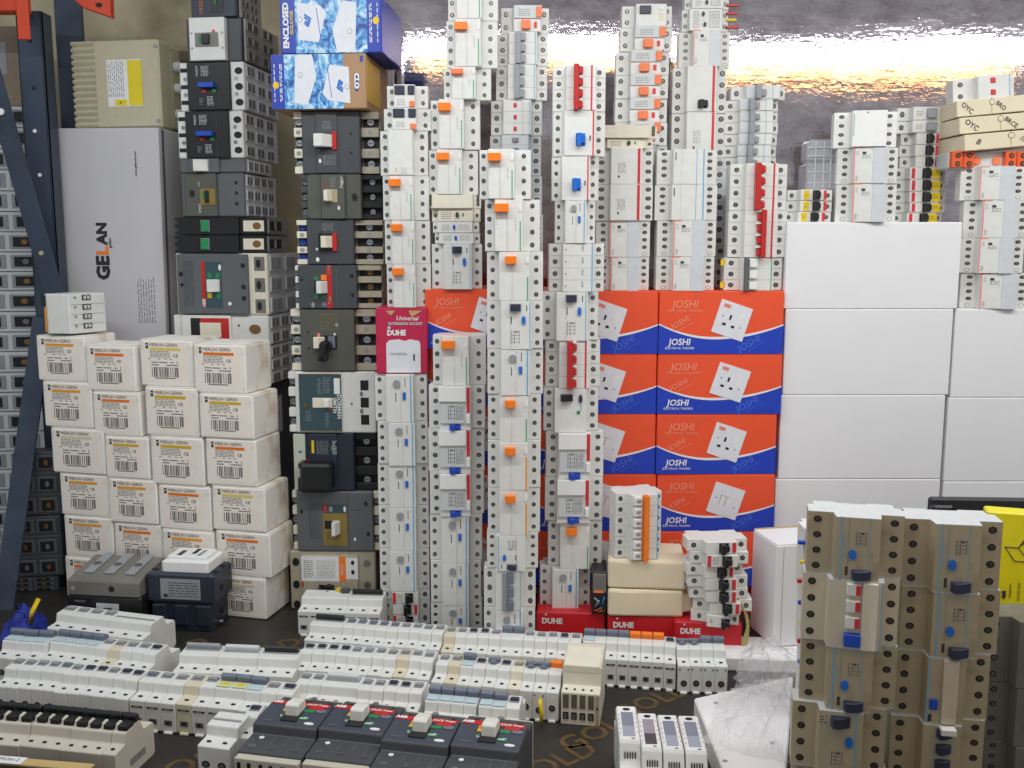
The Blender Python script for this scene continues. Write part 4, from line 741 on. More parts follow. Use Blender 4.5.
# beige ribbed enclosure on top of it
YE = 1.865; hE = at(100, 40, YE).z - h - .001; xl, xr = at(69.5, 85, YE).x, at(163, 85, YE).x; w = xr - xl
k = Kit(); mb = MB(); mb.box(-w/2, w/2, 0, .045, 0, hE, BEI, .004); k.add('cover', mb)
mb = MB(); mb.box(-w/2 + .004, w/2 - .001, .045, .085, .003, hE - .003, BEI, .003); k.add('rear_box', mb)
mb = MB()
for i in range(14): z = hE * (i + .5) / 14; mb.prism([(-.001, z - hE * .02), (-.004, z + hE * .01), (-.001, z + hE * .03)], 'x', -w/2 + .001, -w/2 + w * .27, BEI)
k.add('ribs', mb)
mb = MB(); mb.box(-w * .1, w * .3, -.0008, 0, hE * .25, hE * .78, PRW); li = k.add('paper_label', mb, -1, 'white and yellow warning label')
mb = MB(); mb.box(w * .14, w * .3, -.0012, 0, hE * .26, hE * .77, YLAB); mb.box(-w * .02, w * .12, -.0012, 0, hE * .26, hE * .33, YLAB); k.add('yellow_panel', mb, li)
mb = MB(); rr = random.Random(8)
for i in range(8):
    q = hE * .36
    while q < hE * .75: l = rr.uniform(.004, .012); mb.box(w * (-.085 + i * .024), w * (-.085 + i * .024) + .001, -.0012, 0, q, min(q + l, hE * .76), PRT); q += l + .003
mb.prism([(w * .02, hE * .275), (w * .06, hE * .29), (w * .05, hE * .3), (w * .09, hE * .31), (w * .03, hE * .3), (w * .05, hE * .29)], 'y', -.0016, -.001, PRK); k.add('small_print', mb, li)
mb = MB()
for z in (hE * .08, hE * .92):
    mb.cyl((w/2 - .006, -.001, z), 'y', .004, .002, GL, 10); mb.cyl((-w/2 - .002, .01, z), 'y', .004, .006, BEI, 10)
k.add('corner_screw', mb)
mb = MB()
for z in (hE * .2, hE * .5, hE * .75): mb = MB(); mb.cyl((w/2, .06, z), 'x', .009, .012, WG, 14); k.add('cable_gland', mb)
inst(k, 'enclosure', 'beige ribbed enclosure with yellow warning label on the silver carton', 'enclosure', ((xl + xr) / 2, YE, h + .0006), (0, 0, R(-9)))
# two blue printed isolator cartons
SPL = mat('blue_splash_print', (140, 200, 230), .4)
nt = SPL.node_tree; N = nt.nodes; L = nt.links; bs = N['Principled BSDF']
nz = N.new('ShaderNodeTexNoise'); nz.inputs['Scale'].default_value = 48; nz.inputs['Detail'].default_value = 5; nz.inputs['Distortion'].default_value = 1.6
tc = N.new('ShaderNodeTexCoord'); L.new(tc.outputs['Object'], nz.inputs['Vector']); cr = N.new('ShaderNodeValToRGB'); L.new(nz.outputs['Fac'], cr.inputs['Fac'])
cr.color_ramp.elements[0].position = .36; cr.color_ramp.elements[0].color = (.02, .06, .32, 1); cr.color_ramp.elements[1].position = .66; cr.color_ramp.elements[1].color = (.75, .88, .92, 1)
e = cr.color_ramp.elements.new(.5); e.color = (.12, .42, .78, 1)
L.new(cr.outputs['Color'], bs.inputs['Base Color'])
def isolator(flip, torn):
    w, h, d = .19, .09, .16
    k = Kit(); mb = MB(); mb.box(-w/2, w/2, 0, d, .0004, h - .0004, BROWN if torn else IBL, .0015); k.add('body', mb)
    sg = -1 if flip else 1; X = lambda f: sg * (f - .5) * w; Z = lambda f: h * (.5 + sg * (f - .5))
    def bx(mb, x0, x1, z0, z1, p, m): a, b = sorted((X(x0), X(x1))); c, e2 = sorted((Z(z0), Z(z1))); mb.box(a, b, -p, .0002, c, e2, m)
    mb = MB(); bx(mb, .24 if torn else .15, .86, .01, .99, .0003, SPL); k.add('printed_panel', mb)
    if torn:
        mb = MB(); bx(mb, .86, .995, .01, .99, .0003, IBL); k.add('printed_panel', mb)
        mb = MB(); mb.prism([(.005, .012), (.1, .012), (.1, h - .01), (.005, h - .01)], 'x', w/2 + .0002, w/2 + .0012, mat('ochre_label', (206, 160, 30), .5)); k.add('paper_label', mb)
    else:
        mb = MB(); mb.box(w/2 - .0002, w/2 + .0006, .002, d - .002, .002, h - .002, JB); k.add('printed_side', mb)
    mb = MB()
    P = lambda *q: [(X(a), Z(b)) for a, b in q]
    mb.prism(P((.17, .9), (.4, .84), (.46, .72), (.38, .2), (.18, .25)), 'y', -.0007, 0, PICT); mb.prism(P((.52, .42), (.62, .92), (.76, .88), (.74, .02), (.56, .02)), 'y', -.0007, 0, PICT); pi = k.add('enclosure_picture', mb)
    mb = MB(); put_text(mb, 'ail', BL, X(.27), -.001, Z(.58), width=.016, rot=70 if not flip else 250, shear=.2, bold=.05)
    for c in ((.2, .6), (.69, .38)): mb.cyl((X(c[0]), -.0009, Z(c[1])), 'y', .0045, .0004, PRT, 14); mb.cyl((X(c[0]), -.001, Z(c[1])), 'y', .0038, .0004, PICT, 14)
    for q in ((.36, .4, .25, .8), (.45, .5, .1, .6)): mb.prism(P((q[0], q[3]), (q[0] + .006, q[3]), (q[1] + .006, q[2]), (q[1], q[2])), 'y', -.0009, 0, JB)
    k.add('picture_detail', mb, pi)
    if torn:
        mb = MB(); put_text(mb, 'CLO', PRW, X(.1), -.001, Z(.5), width=.026, rot=270, bold=.05); bx(mb, .085, .115, .35, .68, .0005, IBL); put_text(mb, 'CLO', PRW, X(.1), -.0012, Z(.5), width=.024, rot=270, bold=.05); k.add('lettering', mb)
        mb = MB(); bx(mb, .03, .06, .05, .16, .0006, IBL); k.add('emblem', mb)
    else:
        mb = MB(); put_text(mb, 'ENCLOSED', PRW, X(.06), -.001, Z(.5), width=h * .8, rot=90, bold=.05, sx=1); k.add('lettering', mb)
        mb = MB(); put_text(mb, 'ISOLATOR', YL, X(.118), -.001, Z(.55), width=h * .42, rot=90, bold=.03); k.add('lettering', mb)
    mb = MB(); mb.cyl((X(.95), -.0012, Z(.56)), 'y', .006, .001, YL, 14); k.add('emblem', mb)
    mb = MB(); rr = random.Random(2)
    for f in (.885, .9, .96):
        q = .18
        while q < .85: l = rr.uniform(.03, .12); bx(mb, f, f + .008, q, min(q + l, .86), .0009, PRW); q += l + .03
    k.add('small_print', mb)
    return k
YI = 1.645
z1 = at(512, 53.5, YI).z; z0 = at(512, 108.5, YI).z; zt0 = at(512, -4, YI).z
zB1 = at(512, 110.5, YB).z
a, b = at(270, 80, YI), at(367, 80, YI)
inst(isolator(True, True), 'isolator_carton', 'blue printed carton with torn brown end and ochre side label', 'carton', ((a.x + b.x) / 2, YI, zB1), (0, R(.0), R(-5)), ((b.x - a.x) / .19, 1, (z1 - zB1) / .09))
a, b = at(279, 25, YI), at(382, 25, YI)
inst(isolator(False, False), 'isolator_carton', 'bright blue printed carton with white vertical lettering, on the torn one', 'carton', ((a.x + b.x) / 2, YI, z1), (0, 0, R(-5)), ((b.x - a.x) / .19, 1, (zt0 - z1) / .09))
# cream flat printed cartons and terminal strips on the right
zc = at(512, 168, 1.65).z
def broyce(t1, t2):
    w, h, d = .14, .026, .1
    k = Kit(); mb = MB(); mb.box(-w/2, w/2, 0, d, .0003, h, CARDC, .001); k.add('body', mb)
    mb = MB(); mb.box(w/2 - .004, w/2 - .002, -.0004, .001, .001, h - .001, KRAFT); mb.box(-w * .03, -w * .02, -.0003, 0, .002, h, KRAFT); k.add('flap_edge', mb)
    mb = MB(); put_text(mb, t1, PRK, -w * .36, -.0006, h * .5, size=.012, rot=-38); k.add('lettering', mb)
    mb = MB(); put_text(mb, t2, PRK, w * .1, -.0006, h * .46, size=.0105, rot=-38); mb.cyl((w * -.02, -.0005, h * .75), 'y', .005, .0004, PRK, 14); mb.cyl((w * -.02, -.0007, h * .75), 'y', .0042, .0004, CARDC, 14); k.add('lettering', mb)
    return k
k = Kit(); mb = MB()
mb.box(-.062, .062, 0, .05, .0, .026, WG, .002); k.add('body', mb)
for x in (-.052, -.033, .036, .055):
    mb = MB(); mb.box(x - .009, x + .009, -.012, .001, .001, .027, RACKO if False else mat('terminal_orange', (232, 96, 50), .4), .001)
    for z in (.007, .02): mb.cyl((x, -.0126, z), 'y', .0042, .001, DK, 10); mb.cyl((x, -.013, z), 'y', .0026, .001, SCB, 8)
    k.add('terminal_strip', mb)
for x in (-.016, .016):
    mb = MB(); mb.cyl((x, -.004, .012), 'y', .006, .005, OR2, 14); k.add('push_button', mb)
a = at(986, 160, 1.66)
inst(k, 'terminal_block', 'orange-ended terminal block under the cream printed cartons', 'terminal block', (a.x, 1.66, zc), (0, 0, 0))
zz_ = zc + .0265
names = ['lowest', 'middle', 'topmost']
for i, (t1, t2, xl, xr) in enumerate([('', '', 964, 1064), ('OYC', 'BRCE', 960, 1046), ('OYC', 'BRO', 958, 1030)]):
    a, b = at(xl, 140 - 15 * i, 1.64), at(xr, 140 - 15 * i, 1.64)
    inst(broyce(t1 or 'B', t2 or '///'), 'relay_carton', f"flat cream carton with slanted print, {names[i]} of three", 'carton', ((a.x + b.x) / 2, 1.64, zz_ + .006), (0, R(-5), R(4 - 3 * i)), ((b.x - a.x) / .14, 1, 1), 'flat cream printed cartons'); zz_ += .0264
a, b = at(958, 100, 1.645), at(1018, 100, 1.645)
inst(din('mcbred', 2), 'circuit_breaker', 'white two-pole breaker with red flags on top of the cream cartons', 'breaker', ((a.x + b.x) / 2, 1.66, zz_ + .004), (0, R(-5), R(-3)), ((b.x - a.x) / W, 1, 1.05))
# clear plastic base on the yellow-sticker stack
k = Kit(); mb = MB(); mb.box(-.025, .025, 0, .05, 0, .045, CLEAR, .003); k.add('body', mb)
mb = MB(); mb.box(-.024, .026, .002, .046, .045, .084, CLEAR, .006); k.add('cap', mb)
mb = MB()
for z in (.012, .03, .056, .07): mb.box(-.024, .025, -.0012, .0, z, z + .0012, WG)
for x in (-.012, .002, .014): mb.box(x, x + .0012, -.0012, 0, .004, .08, WG)
k.add('ribs', mb)
a = at(818, 190, 1.69)
inst(k, 'clear_relay', 'clear plastic relay base on the short yellow-sticker stack', 'relay base', (a.x, 1.675, at(512, 190, 1.66).z))
# ------------------------------------------------------------------ modules lying on their backs in rows
# local: x across the poles, y away from the viewer (0 = near end face), z up
MP = 0.0178
def module(n, kind, win=None, body=WH, end='hole'):
    key = ('mod', n, kind, win, body.name, end)
    if key in KC: return KC[key]
    k = Kit(); w = n * MP; h = w / 2 - .00015
    prof = [(0, .003), (0, .042), (.002, .0435), (.0185, .0445), (.0205, .046), (.0228, .057), (.0243, .0585), (.05, .0605), (.055, .0598), (.061, .046), (.064, .0445), (.082, .0435), (.084, .041), (.084, .003), (.08, 0), (.004, 0)]
    mb = MB(); mb.prism(prof, 'x', -h, h, body, .0006); k.add('body', mb)
    zt = lambda y: .0585 + (y - .0243) / .0257 * .002
    for i in range(n):
        x = -w/2 + (i + .5) * MP
        if kind not in ('cover',):
            mb = MB(); mb.cyl((x, .0095, .0437), 'z', .0027, .0012, DK, 10, None, .0021); k.add('terminal', mb)
        if end == 'hole':
            mb = MB(); mb.cyl((x, -.0006, .02), 'y', .0045, .0012, DK, 12); mb.cyl((x, -.0009, .02), 'y', .0028, .0012, SCR, 8); k.add('wire_entry', mb)
        elif end == 'slot':
            mb = MB(); mb.box(x - .0065, x + .0065, -.0006, .001, .033, .0352, DK); mb.box(x - .003, x + .003, -.0008, .001, .0335, .0347, GL)
            mb.box(x - .0045, x + .0045, -.0006, .001, .012, .019, G1); mb.cyl((x, -.001, .0155), 'y', .0022, .0012, DK, 8); k.add('wire_entry', mb)
        elif end == 'two':
            mb = MB(); mb.cyl((x, -.0006, .016), 'y', .0046, .0012, DK, 12); mb.cyl((x, -.0009, .016), 'y', .0028, .0012, SCB, 8)
            for q in (-.006, .006): mb.cyl((x + q, -.0006, .037), 'y', .0012, .0012, DK, 8)
            k.add('wire_entry', mb)
        mb = MB(); mb.box(x - .005, x + .005, -.003, .002, .0, .0035, body, .0008); k.add('rail_clip', mb)
    def tog(x, m, wd, y=.043, ht=.0045, dp=.0085):
        mb = MB(); z = zt(y)
        mb.prism([(y - dp * .5, z - .001), (y - dp * .62, z + ht * .7), (y - dp * .2, z + ht), (y + dp * .45, z + ht * .6), (y + dp * .6, z - .001)], 'x', x - wd/2, x + wd/2, m, .0009)
        k.add('toggle', mb)
    def frame(x, wd, y=.043):
        mb = MB(); mb.box(x - wd/2, x + wd/2, y - .007, y + .006, zt(y) - .0012, zt(y) + .0006, SEAM); k.add('toggle_recess', mb)
    C = {'g': GP, 'k': NV, 's': SL, 'b': SL, 'o': OR, 't': SL, 'n': TAN, 'K': BK, 'G': GP, 'W': WG, 'm': BK}
    if kind in 'gksn' and n >= 1:
        for i in range(n):
            x = -w/2 + (i + .5) * MP; frame(x, .0125); tog(x, C[kind], .0105)
    elif kind == 'b':
        for i in range(n):
            x = -w/2 + (i + .5) * MP; tog(x, SL, .0168, .047, .01, .012)
    elif kind == 'o':
        tog(0, OR, .0165, .046, .01, .012)
    elif kind == 't':
        frame(0, .0155); tog(0, SL, .0165, .045, .006, .009); tog(0, SL, .008, .038, .005, .009)
    elif kind == 'm':
        for i in range(n):
            x = -w/2 + (i + .5) * MP; frame(x, .0165, .04); tog(x, BK, .0172, .05, .012, .009)
            mb = MB(); mb.prism([(.028, .0585), (.031, .065), (.039, .066), (.043, .059)], 'x', x - .0085, x - .0045, body, .0006); mb.box(x - .004, x + .0085, .0265, .043, .0585, .065, BK, .001); k.add('lever_guard', mb)
        mb = MB()
        for i in range(n):
            x = -w/2 + (i + .5) * MP; mb.box(x - .005, x + .005, .0552, .0575, .055, .0602, OR2)
        k.add('marking', mb)
    elif kind in ('G', 'W', 'K'):
        m = {'G': GP, 'W': CR if False else WG, 'K': BK}[kind]
        mb = MB(); mb.box(-w/2 + .003, w/2 - .003, .036, .05, zt(.043) - .001, zt(.043) + .0006, SEAM); k.add('toggle_recess', mb)
        tog(0, m, w - .008, .044, .009, .009)
    elif kind == 'Y':
        mb = MB(); mb.cyl((w * .22, .05, .06), 'z', .0045, .005, YL, 14); k.add('test_button', mb); tog(w * .38, G2, .0125, .046, .009, .011)
        mb = MB(); mb.box(-w * .05, w * .0, .046, .05, .06, .0608, PRT); k.add('marking', mb)
    elif kind == 'C':
        mb = MB(); mb.box(-w/2 + .002, w/2 - .002, .034, .0375, .0588, .0604, SEAM); k.add('marking', mb)
    if win:
        m = LB if win == 'l' else LG
        mb = MB()
        for i in range(n):
            x = -w/2 + (i + .5) * MP; mb.box(x - .0078, x + .0078, .0246, .0385, .0575, .061, m, .0006)
            if win == 'v': mb.box(x - .004, x + .004, .029, .035, .0608, .0615, YL)
        k.add('label_window', mb)
    KC[key] = k; return k
LOOK = dict(g='grey toggle', k='navy toggle', s='slate toggle', b='broad slate toggle', o='orange toggle', t='stepped slate toggle', n='tan toggle', m='black lever', G='wide grey bar', W='wide white bar', K='wide black bar', Y='yellow test button', C='blank face')
NUM = {1: 'single', 2: 'two-pole', 3: 'three-pole', 4: 'four-pole'}
RC = {}
def row(where, p0, p1, seq, end='hole', Z=.0445, fwd=None, jit=.0015):
    """seq: items (n, kind[, window[, body]]); the near shoulder edge runs from pixel p0 to p1"""
    a, b = onz(p0[0], p0[1], Z), onz(p1[0], p1[1], Z)
    ex = (b - a); L_ = ex.length; ex.normalize(); rz = math.atan2(ex.y, ex.x); ey = Vector((-ex.y, ex.x, 0))
    tot = sum(s[0] for s in seq); pitch = L_ / tot; q = 0
    for s in seq:
        n, kd = s[0], s[1]; win = s[2] if len(s) > 2 else None; body = s[3] if len(s) > 3 and s[3] else WH; en = s[4] if len(s) > 4 else end
        c = a + ex * (q + n / 2) * pitch; q += n
        c += ey * random.uniform(-jit, jit); c.z = 0
        i = RC.get(where, 0); RC[where] = i + 1
        body_w = {'cream_plastic': 'cream', 'yellowed_plastic': 'yellowed', 'grey_beige_plastic': 'grey-beige'}.get(body.name, 'white')
        lab = f"{body_w} {NUM[n]} breaker with {LOOK[kd]}, {ORD[i]} along the {where}"
        inst(module(n, kd, win, body, en), 'circuit_breaker', lab, 'breaker', c, (0, 0, rz), (pitch / MP, 1, 1), 'breakers in the ' + where)
g, kk, s_, b_, o_ = (1, 'g'), (1, 'k'), (1, 's'), (1, 'b'), (1, 'o')
gl = (1, 'g', None, YLW)
rA = 'rear row'
row('pair at the rear', (297.5, 610), (380, 612.5), [(4, 'Y'), (3, 'K')], 'slot')
row(rA, (304, 638.5), (439, 649), [(3, 'K')] + [s_] * 5 + [g] * 4)
row(rA, (440.5, 650), (580, 658), [gl, g, kk, kk, g, (2, 'b'), g, g, g, kk, g])
row(rA, (581.5, 656), (676, 662), [(1, 'b', 'l'), b_, b_, b_, o_, o_, o_, (1, 'k')], 'slot')
row(rA, (678, 664), (728, 665.5), [(1, 't'), (1, 't'), b_, b_], 'two')
rB = 'middle row'
row(rB, (172, 670.5), (292, 676), [(3, 'G'), (3, 'W'), (3, 'K')])
row(rB, (294, 668), (429, 678), [kk, kk, kk, kk, g, g, g, g, gl, g, g])
row(rB, (431, 680), (558.5, 692), [g, gl, (1, 'b', 'l'), kk, (1, 't'), kk, (1, 'n', None, CR), (1, 't'), (1, 't', None, None, 'two'), o_])
rC = 'front row'
row(rC, (-6, 684), (128, 698), [g, g, g, g, (1, 's'), g, kk, kk, g, kk, kk])
row(rC, (129.5, 698), (285.5, 713), [(1, 's'), g, g, gl, g, (2, 'b', 'v'), (1, 'b', 'l'), g, kk], 'slot')
row(rC, (288.5, 701), (417, 712), [g, g, (3, 'W'), g, g, kk, kk, g])
row(rC, (420, 719), (472.5, 724), [(1, 'b', 'l')] * 4)
row(rC, (475, 725), (517, 728), [(1, 'b', 'l'), (1, 'b', 'l'), kk])
row('row by the steel brace', (-8, 656), (37, 659), [(1, 'b', 'l')] * 3)
row('row by the steel brace', (39, 657), (147, 670), [(4, 'b', 'l'), g, gl, g, g, kk])
row('row before the grey disconnector', (46, 627), (142, 639), [g, (3, 'g'), (3, 'C')])
row('near-edge black-lever row', (-28, 741), (18, 745), [(3, 'm', None, GRB)])
row('near-edge black-lever row', (19, 744), (115, 754), [(3, 'm', None, GRB), (3, 'm', None, GRB), (1, 'm', None, GRB)])
end = ALL[-1]; mb = MB(); q = .03; rr = random.Random(6)
while q < .062: l = rr.choice((.0006, .001, .0016)); mb.box(MP/2 - .0003, MP/2 + .0002, q, q + l, .012, .021, PRT); q += l + rr.choice((.0006, .0012))
eo = bpy.data.objects.new('barcode', mb.mesh('barcode')); COL.objects.link(eo); eo.parent = end
# cover unit at the end of the middle row
k = Kit(); w = .072
mb = MB(); mb.prism([(0, 0), (0, .046), (.018, .048), (.02, .074), (.07, .082), (.09, .078), (.09, 0)], 'x', -w/2, w/2, CR, .001); k.add('body', mb)
mb = MB(); mb.prism([(.019, .066), (.0192, .076), (.068, .0835), (.068, .08), (.024, .0735)], 'x', -w/2 + .002, w/2 - .003, CR, .0008); k.add('top_cover', mb)
for i in range(4):
    x = -w/2 + .009 + i * .0155
    mb = MB(); mb.box(x - .0052, x + .0052, -.0008, .001, .024, .043, SMOKE); mb.box(x - .0052, x + .0052, -.0008, .001, .008, .018, DK); mb.box(x - .003, x + .003, -.0014, .001, .009, .016, SCR); k.add('terminal_window', mb)
    mb = MB(); mb.cyl((x, .008, .0465), 'z', .0024, .001, DK, 10); k.add('terminal', mb)
mb = MB(); mb.box(w/2 - .008, w/2 - .001, -.001, .001, .002, .044, AG); mb.cyl((w/2 - .0045, -.0014, .026), 'y', .0018, .001, DK, 8); k.add('side_rib', mb)
a, b = onz(561, 692, .0455), onz(600, 695, .0455); dx = b - a
inst(k, 'contactor', 'cream four-bay unit with smoked windows ending the middle row', 'contactor', ((a.x + b.x) / 2, (a.y + b.y) / 2, 0), (0, 0, math.atan2(dx.y, dx.x)), (dx.length / w, 1, 1))
# yellow-sleeved wire in the row
mb = MB(); c = onz(540, 722, .0); P = Vector((c.x, c.y - .006, 0)); mb.tube([P + Vector((0, .002, .034)), P + Vector((0, -.004, .03)), P + Vector((.002, -.003, .016)), P + Vector((.001, -.004, .003))], .003, YL)
single(mb, 'cable_tag', 'yellow tag hanging from a breaker in the middle row', 'tag')
# ------------------------------------------------------------------ four big charcoal breakers lying in front
def tmax():
    k = Kit(); w = .078; h = w / 2 - .0006
    mb = MB(); mb.prism([(.0, 0), (.0, .061), (.038, .063), (.04, .0735), (.042, .075), (.096, .078), (.098, .07), (.125, .068), (.125, 0)], 'x', -h, h, G2, .001); k.add('body', mb)
    mb = MB(); mb.prism([(.0415, .068), (.042, .0755), (.0955, .0785), (.0957, .07)], 'x', -h + .0006, h - .0006, TM, .0008); f = k.add('front_cover', mb)
    zt = lambda y: .0755 + (y - .042) / .0535 * .003
    def pl(name, m, x0, x1, y0, y1, p=.0006, par=-1):
        mb = MB(); mb.add([(x0 * w, y0, zt(y0) + p), (x1 * w, y0, zt(y0) + p), (x1 * w, y1, zt(y1) + p), (x0 * w, y1, zt(y1) + p), (x0 * w, y0, zt(y0) - .001), (x1 * w, y0, zt(y0) - .001), (x1 * w, y1, zt(y1) - .001), (x0 * w, y1, zt(y1) - .001)], [(0,1,2,3),(4,5,6,7),(0,1,5,4),(1,2,6,5),(2,3,7,6),(3,0,4,7)], m); return k.add(name, mb, par)
    pl('red_strip', RD, -.46, .46, .086, .0945)
    pl('flag', RD, .18, .4, .08, .0862, .0008); pl('flag', GRN, .06, .28, .0735, .0795); pl('flag', OR, -.2, -.1, .077, .085); pl('flag', YL, -.2, -.08, .0715, .077)
    pl('flag', GRN, -.14, -.04, .058, .064); pl('flag', GRN, .1, .28, .056, .062)
    mb = MB(); put_text(mb, 'ABB', PRW, -w * .38, .0902, zt(.09) + .001, size=.0075, bold=.05, plane='xy'); k.add('lettering', mb)
    mb = MB(); put_text(mb, 'SACE Tmax', PRW, w * .27, .0902, zt(.09) + .001, width=w * .34, bold=.03, plane='xy', shear=.2); k.add('lettering', mb)
    mb = MB(); put_text(mb, 'off', PRW, w * .2, .059, zt(.06) + .001, size=.007, bold=.02, plane='xy', shear=.2); mb.cyl((-w * .14, .061, zt(.061)), 'z', .0028, .0011, PRW, 14); mb.cyl((-w * .14, .061, zt(.061)), 'z', .002, .0014, GRN, 14); k.add('lettering', mb)
    mb = MB(); mb.cyl((w * .38, .078, zt(.078)), 'z', .0065, .0008, SL, 16, None, .0045); k.add('emblem', mb)
    mb = MB(); mb.cyl((w * .34, .049, zt(.049)), 'z', .006, .0009, PRW, 16, None, .0028); k.add('sticker', mb)
    mb = MB(); put_text(mb, 'Ronis', PRT, -w * .3, .049, zt(.049) + .0007, size=.005, plane='xy'); k.add('lettering', mb)
    mb = MB(); mb.box(-w * .13, w * .13, .05, .09, zt(.06) - .002, zt(.08) + .0008, BK, .001); k.add('toggle_frame', mb)
    mb = MB(); mb.prism([(.06, .076), (.062, .0905), (.068, .092), (.084, .0895), (.086, .076)], 'x', -w * .105, w * .105, mat('warm_white_plastic', (226, 225, 218), .4), .0012); k.add('toggle', mb)
    mb = MB(); mb.box(-h + .001, h - .001, -.01, .002, 0, .058, CR if False else mat('grey_cream_plastic', (198, 194, 178), .5), .001); t = k.add('terminal_block', mb)
    for i in range(3):
        x = (i - 1) * w / 3
        for dx in (-.008, .004):
            mb = MB(); mb.box(x + dx, x + dx + .004, -.0108, -.009, .0, .053, DK); k.add('terminal_slot', mb, t)
        mb = MB(); mb.cyl((x, .012, .0612), 'z', .0042, .0016, SCR if i else STEEL, 12, None, .003); mb.box(x - .003, x + .003, .0115, .0125, .0626, .0631, DK); k.add('terminal_screw', mb)
        mb = MB(); mb.cyl((x, .112, .0686), 'z', .004, .0012, DK, 10); k.add('terminal', mb)
    mb = MB(); mb.cyl((-w * .3, .031, .0622), 'z', .003, .001, PRW, 12); k.add('indicator', mb)
    mb = MB()
    for x in (-.1, .12, .32): mb.box(w * x, w * x + .0004, .014, .036, .061, .0632, PRT)
    k.add('marking', mb)
    mb = MB(); mb.box(-h + .001, h - .001, .124, .135, 0, .064, mat('grey_cream_plastic', (198, 194, 178), .5), .001); mb.cyl((0, .128, .064), 'z', .004, .004, STEEL, 10); k.add('terminal_block', mb)
    return k
KT = tmax()
a, b = onz(253, 721.5, .0755), onz(519.5, 750.5, .0755); ex = (b - a); L_ = ex.length; ex.normalize(); rz = math.atan2(ex.y, ex.x); ey = Vector((-ex.y, ex.x, 0))
for i in range(4):
    c = a + ex * (i + .5) * L_ / 4 - ey * (.042 + (0, -.004, .006, .0)[i]); c.z = 0
    inst(KT, MB3, f"charcoal breaker lying flat with upright white lever, {ORD[i]} of four counted from the white breaker", 'breaker', c, (0, 0, rz), (L_ / 4 / .0782, 1, 1), 'charcoal breakers lying in front')
row('pair beside the charcoal breakers', (197, 744), (229, 748), [(2, 'C')], Z=.0445)
row('pair beside the charcoal breakers', (235, 736.5), (250, 737.5), [(1, 'k')], Z=.0445)
# ------------------------------------------------------------------ fuse holders
def fuse(swap):
    k = Kit(); w = .0252; h = w / 2 - .0003
    mb = MB(); mb.prism([(-.02, 0), (-.02, .05), (.022, .052), (.026, .056), (.034, .074), (.036, .0755), (.112, .079), (.114, .076), (.118, .05), (.14, .048), (.14, 0)], 'x', -h, h, WH, .001); k.add('body', mb)
    mb = MB(); mb.prism([(.0362, .0745), (.036, .0765), (.112, .0805), (.1128, .078)], 'x', -h + .0006, h - .0006, WH2, .0012); k.add('fuse_carrier', mb)
    zt = lambda y: .0765 + (y - .036) / .076 * .004
    def pl(name, m, x0, x1, y0, y1, p):
        mb = MB(); vs = [(x0, y0, zt(y0) + p), (x1, y0, zt(y0) + p), (x1, y1, zt(y1) + p), (x0, y1, zt(y1) + p)]
        vs += [(x, y, z - .002) for x, y, z in vs]; mb.add(vs, [(0,1,2,3),(4,5,6,7),(0,1,5,4),(1,2,6,5),(2,3,7,6),(3,0,4,7)], m); return k.add(name, mb)
    ga, gb = mat('fuse_window_grey', (132, 142, 158), .2), mat('fuse_window_pale', (164, 174, 188), .2)
    if swap: ga, gb = mat('fuse_window_silver', (172, 176, 182), .25, .3), mat('fuse_window_dark', (78, 80, 84), .25)
    pl('window', gb, -.0072, .0072, .044, .066, .0005); pl('window', ga, -.0072, .0072, .066, .097, .0005)
    mb = MB(); mb.cyl((0, .104, zt(.104) - .001), 'z', .0045, .0016, DK, 12, None, .003); k.add('finger_hole', mb)
    mb = MB()
    for q in (.05, .06, .07, .08, .09): mb.box(-.0105, -.0092, q, q + .002, zt(q) - .001, zt(q) + .0004, SEAM); mb.box(.0092, .0105, q + .003, q + .005, zt(q) - .001, zt(q) + .0004, SEAM)
    mb.box(.002, .006, .0385, .0405, zt(.04) - .001, zt(.04) + .0005, PRT); k.add('marking', mb)
    for i in range(5):
        x = (i - 2) * .003
        mb = MB(); mb.box(x - .0006, x + .0006, .027, .0292, .056, .066, DK, 0, Matrix.Translation((0, 0, 0))); k.add('vent_slot', mb)
    mb = MB(); mb.cyl((0, .0, .0505), 'z', .004, .001, DK, 10); k.add('terminal', mb)
    return k
fa, fb = fuse(False), fuse(True)
for i, (xl, xr, yt, kt) in enumerate([(617, 639.5, 740, fa), (639.8, 661, 748, fb), (661.2, 683, 750, fa), (683.4, 706, 751, fa)]):
    a, b = onz(xl, yt, .0765), onz(xr, yt, .0765); dx = b - a
    c = (a + b) / 2; c.y -= .036; c.z = 0
    lab = ['tall white fuse holder standing slightly proud of the other three', 'white fuse holder with dark lower window', 'white fuse holder with blue-grey window, beside the dark-windowed one', 'white fuse holder with blue-grey window, beside the plastic bag'][i]
    inst(kt, 'fuse_holder', lab, 'fuse holder', c, (0, 0, R(-3)), ((b.x - a.x) / .0254 * .975, 1, 1), 'white fuse holders')
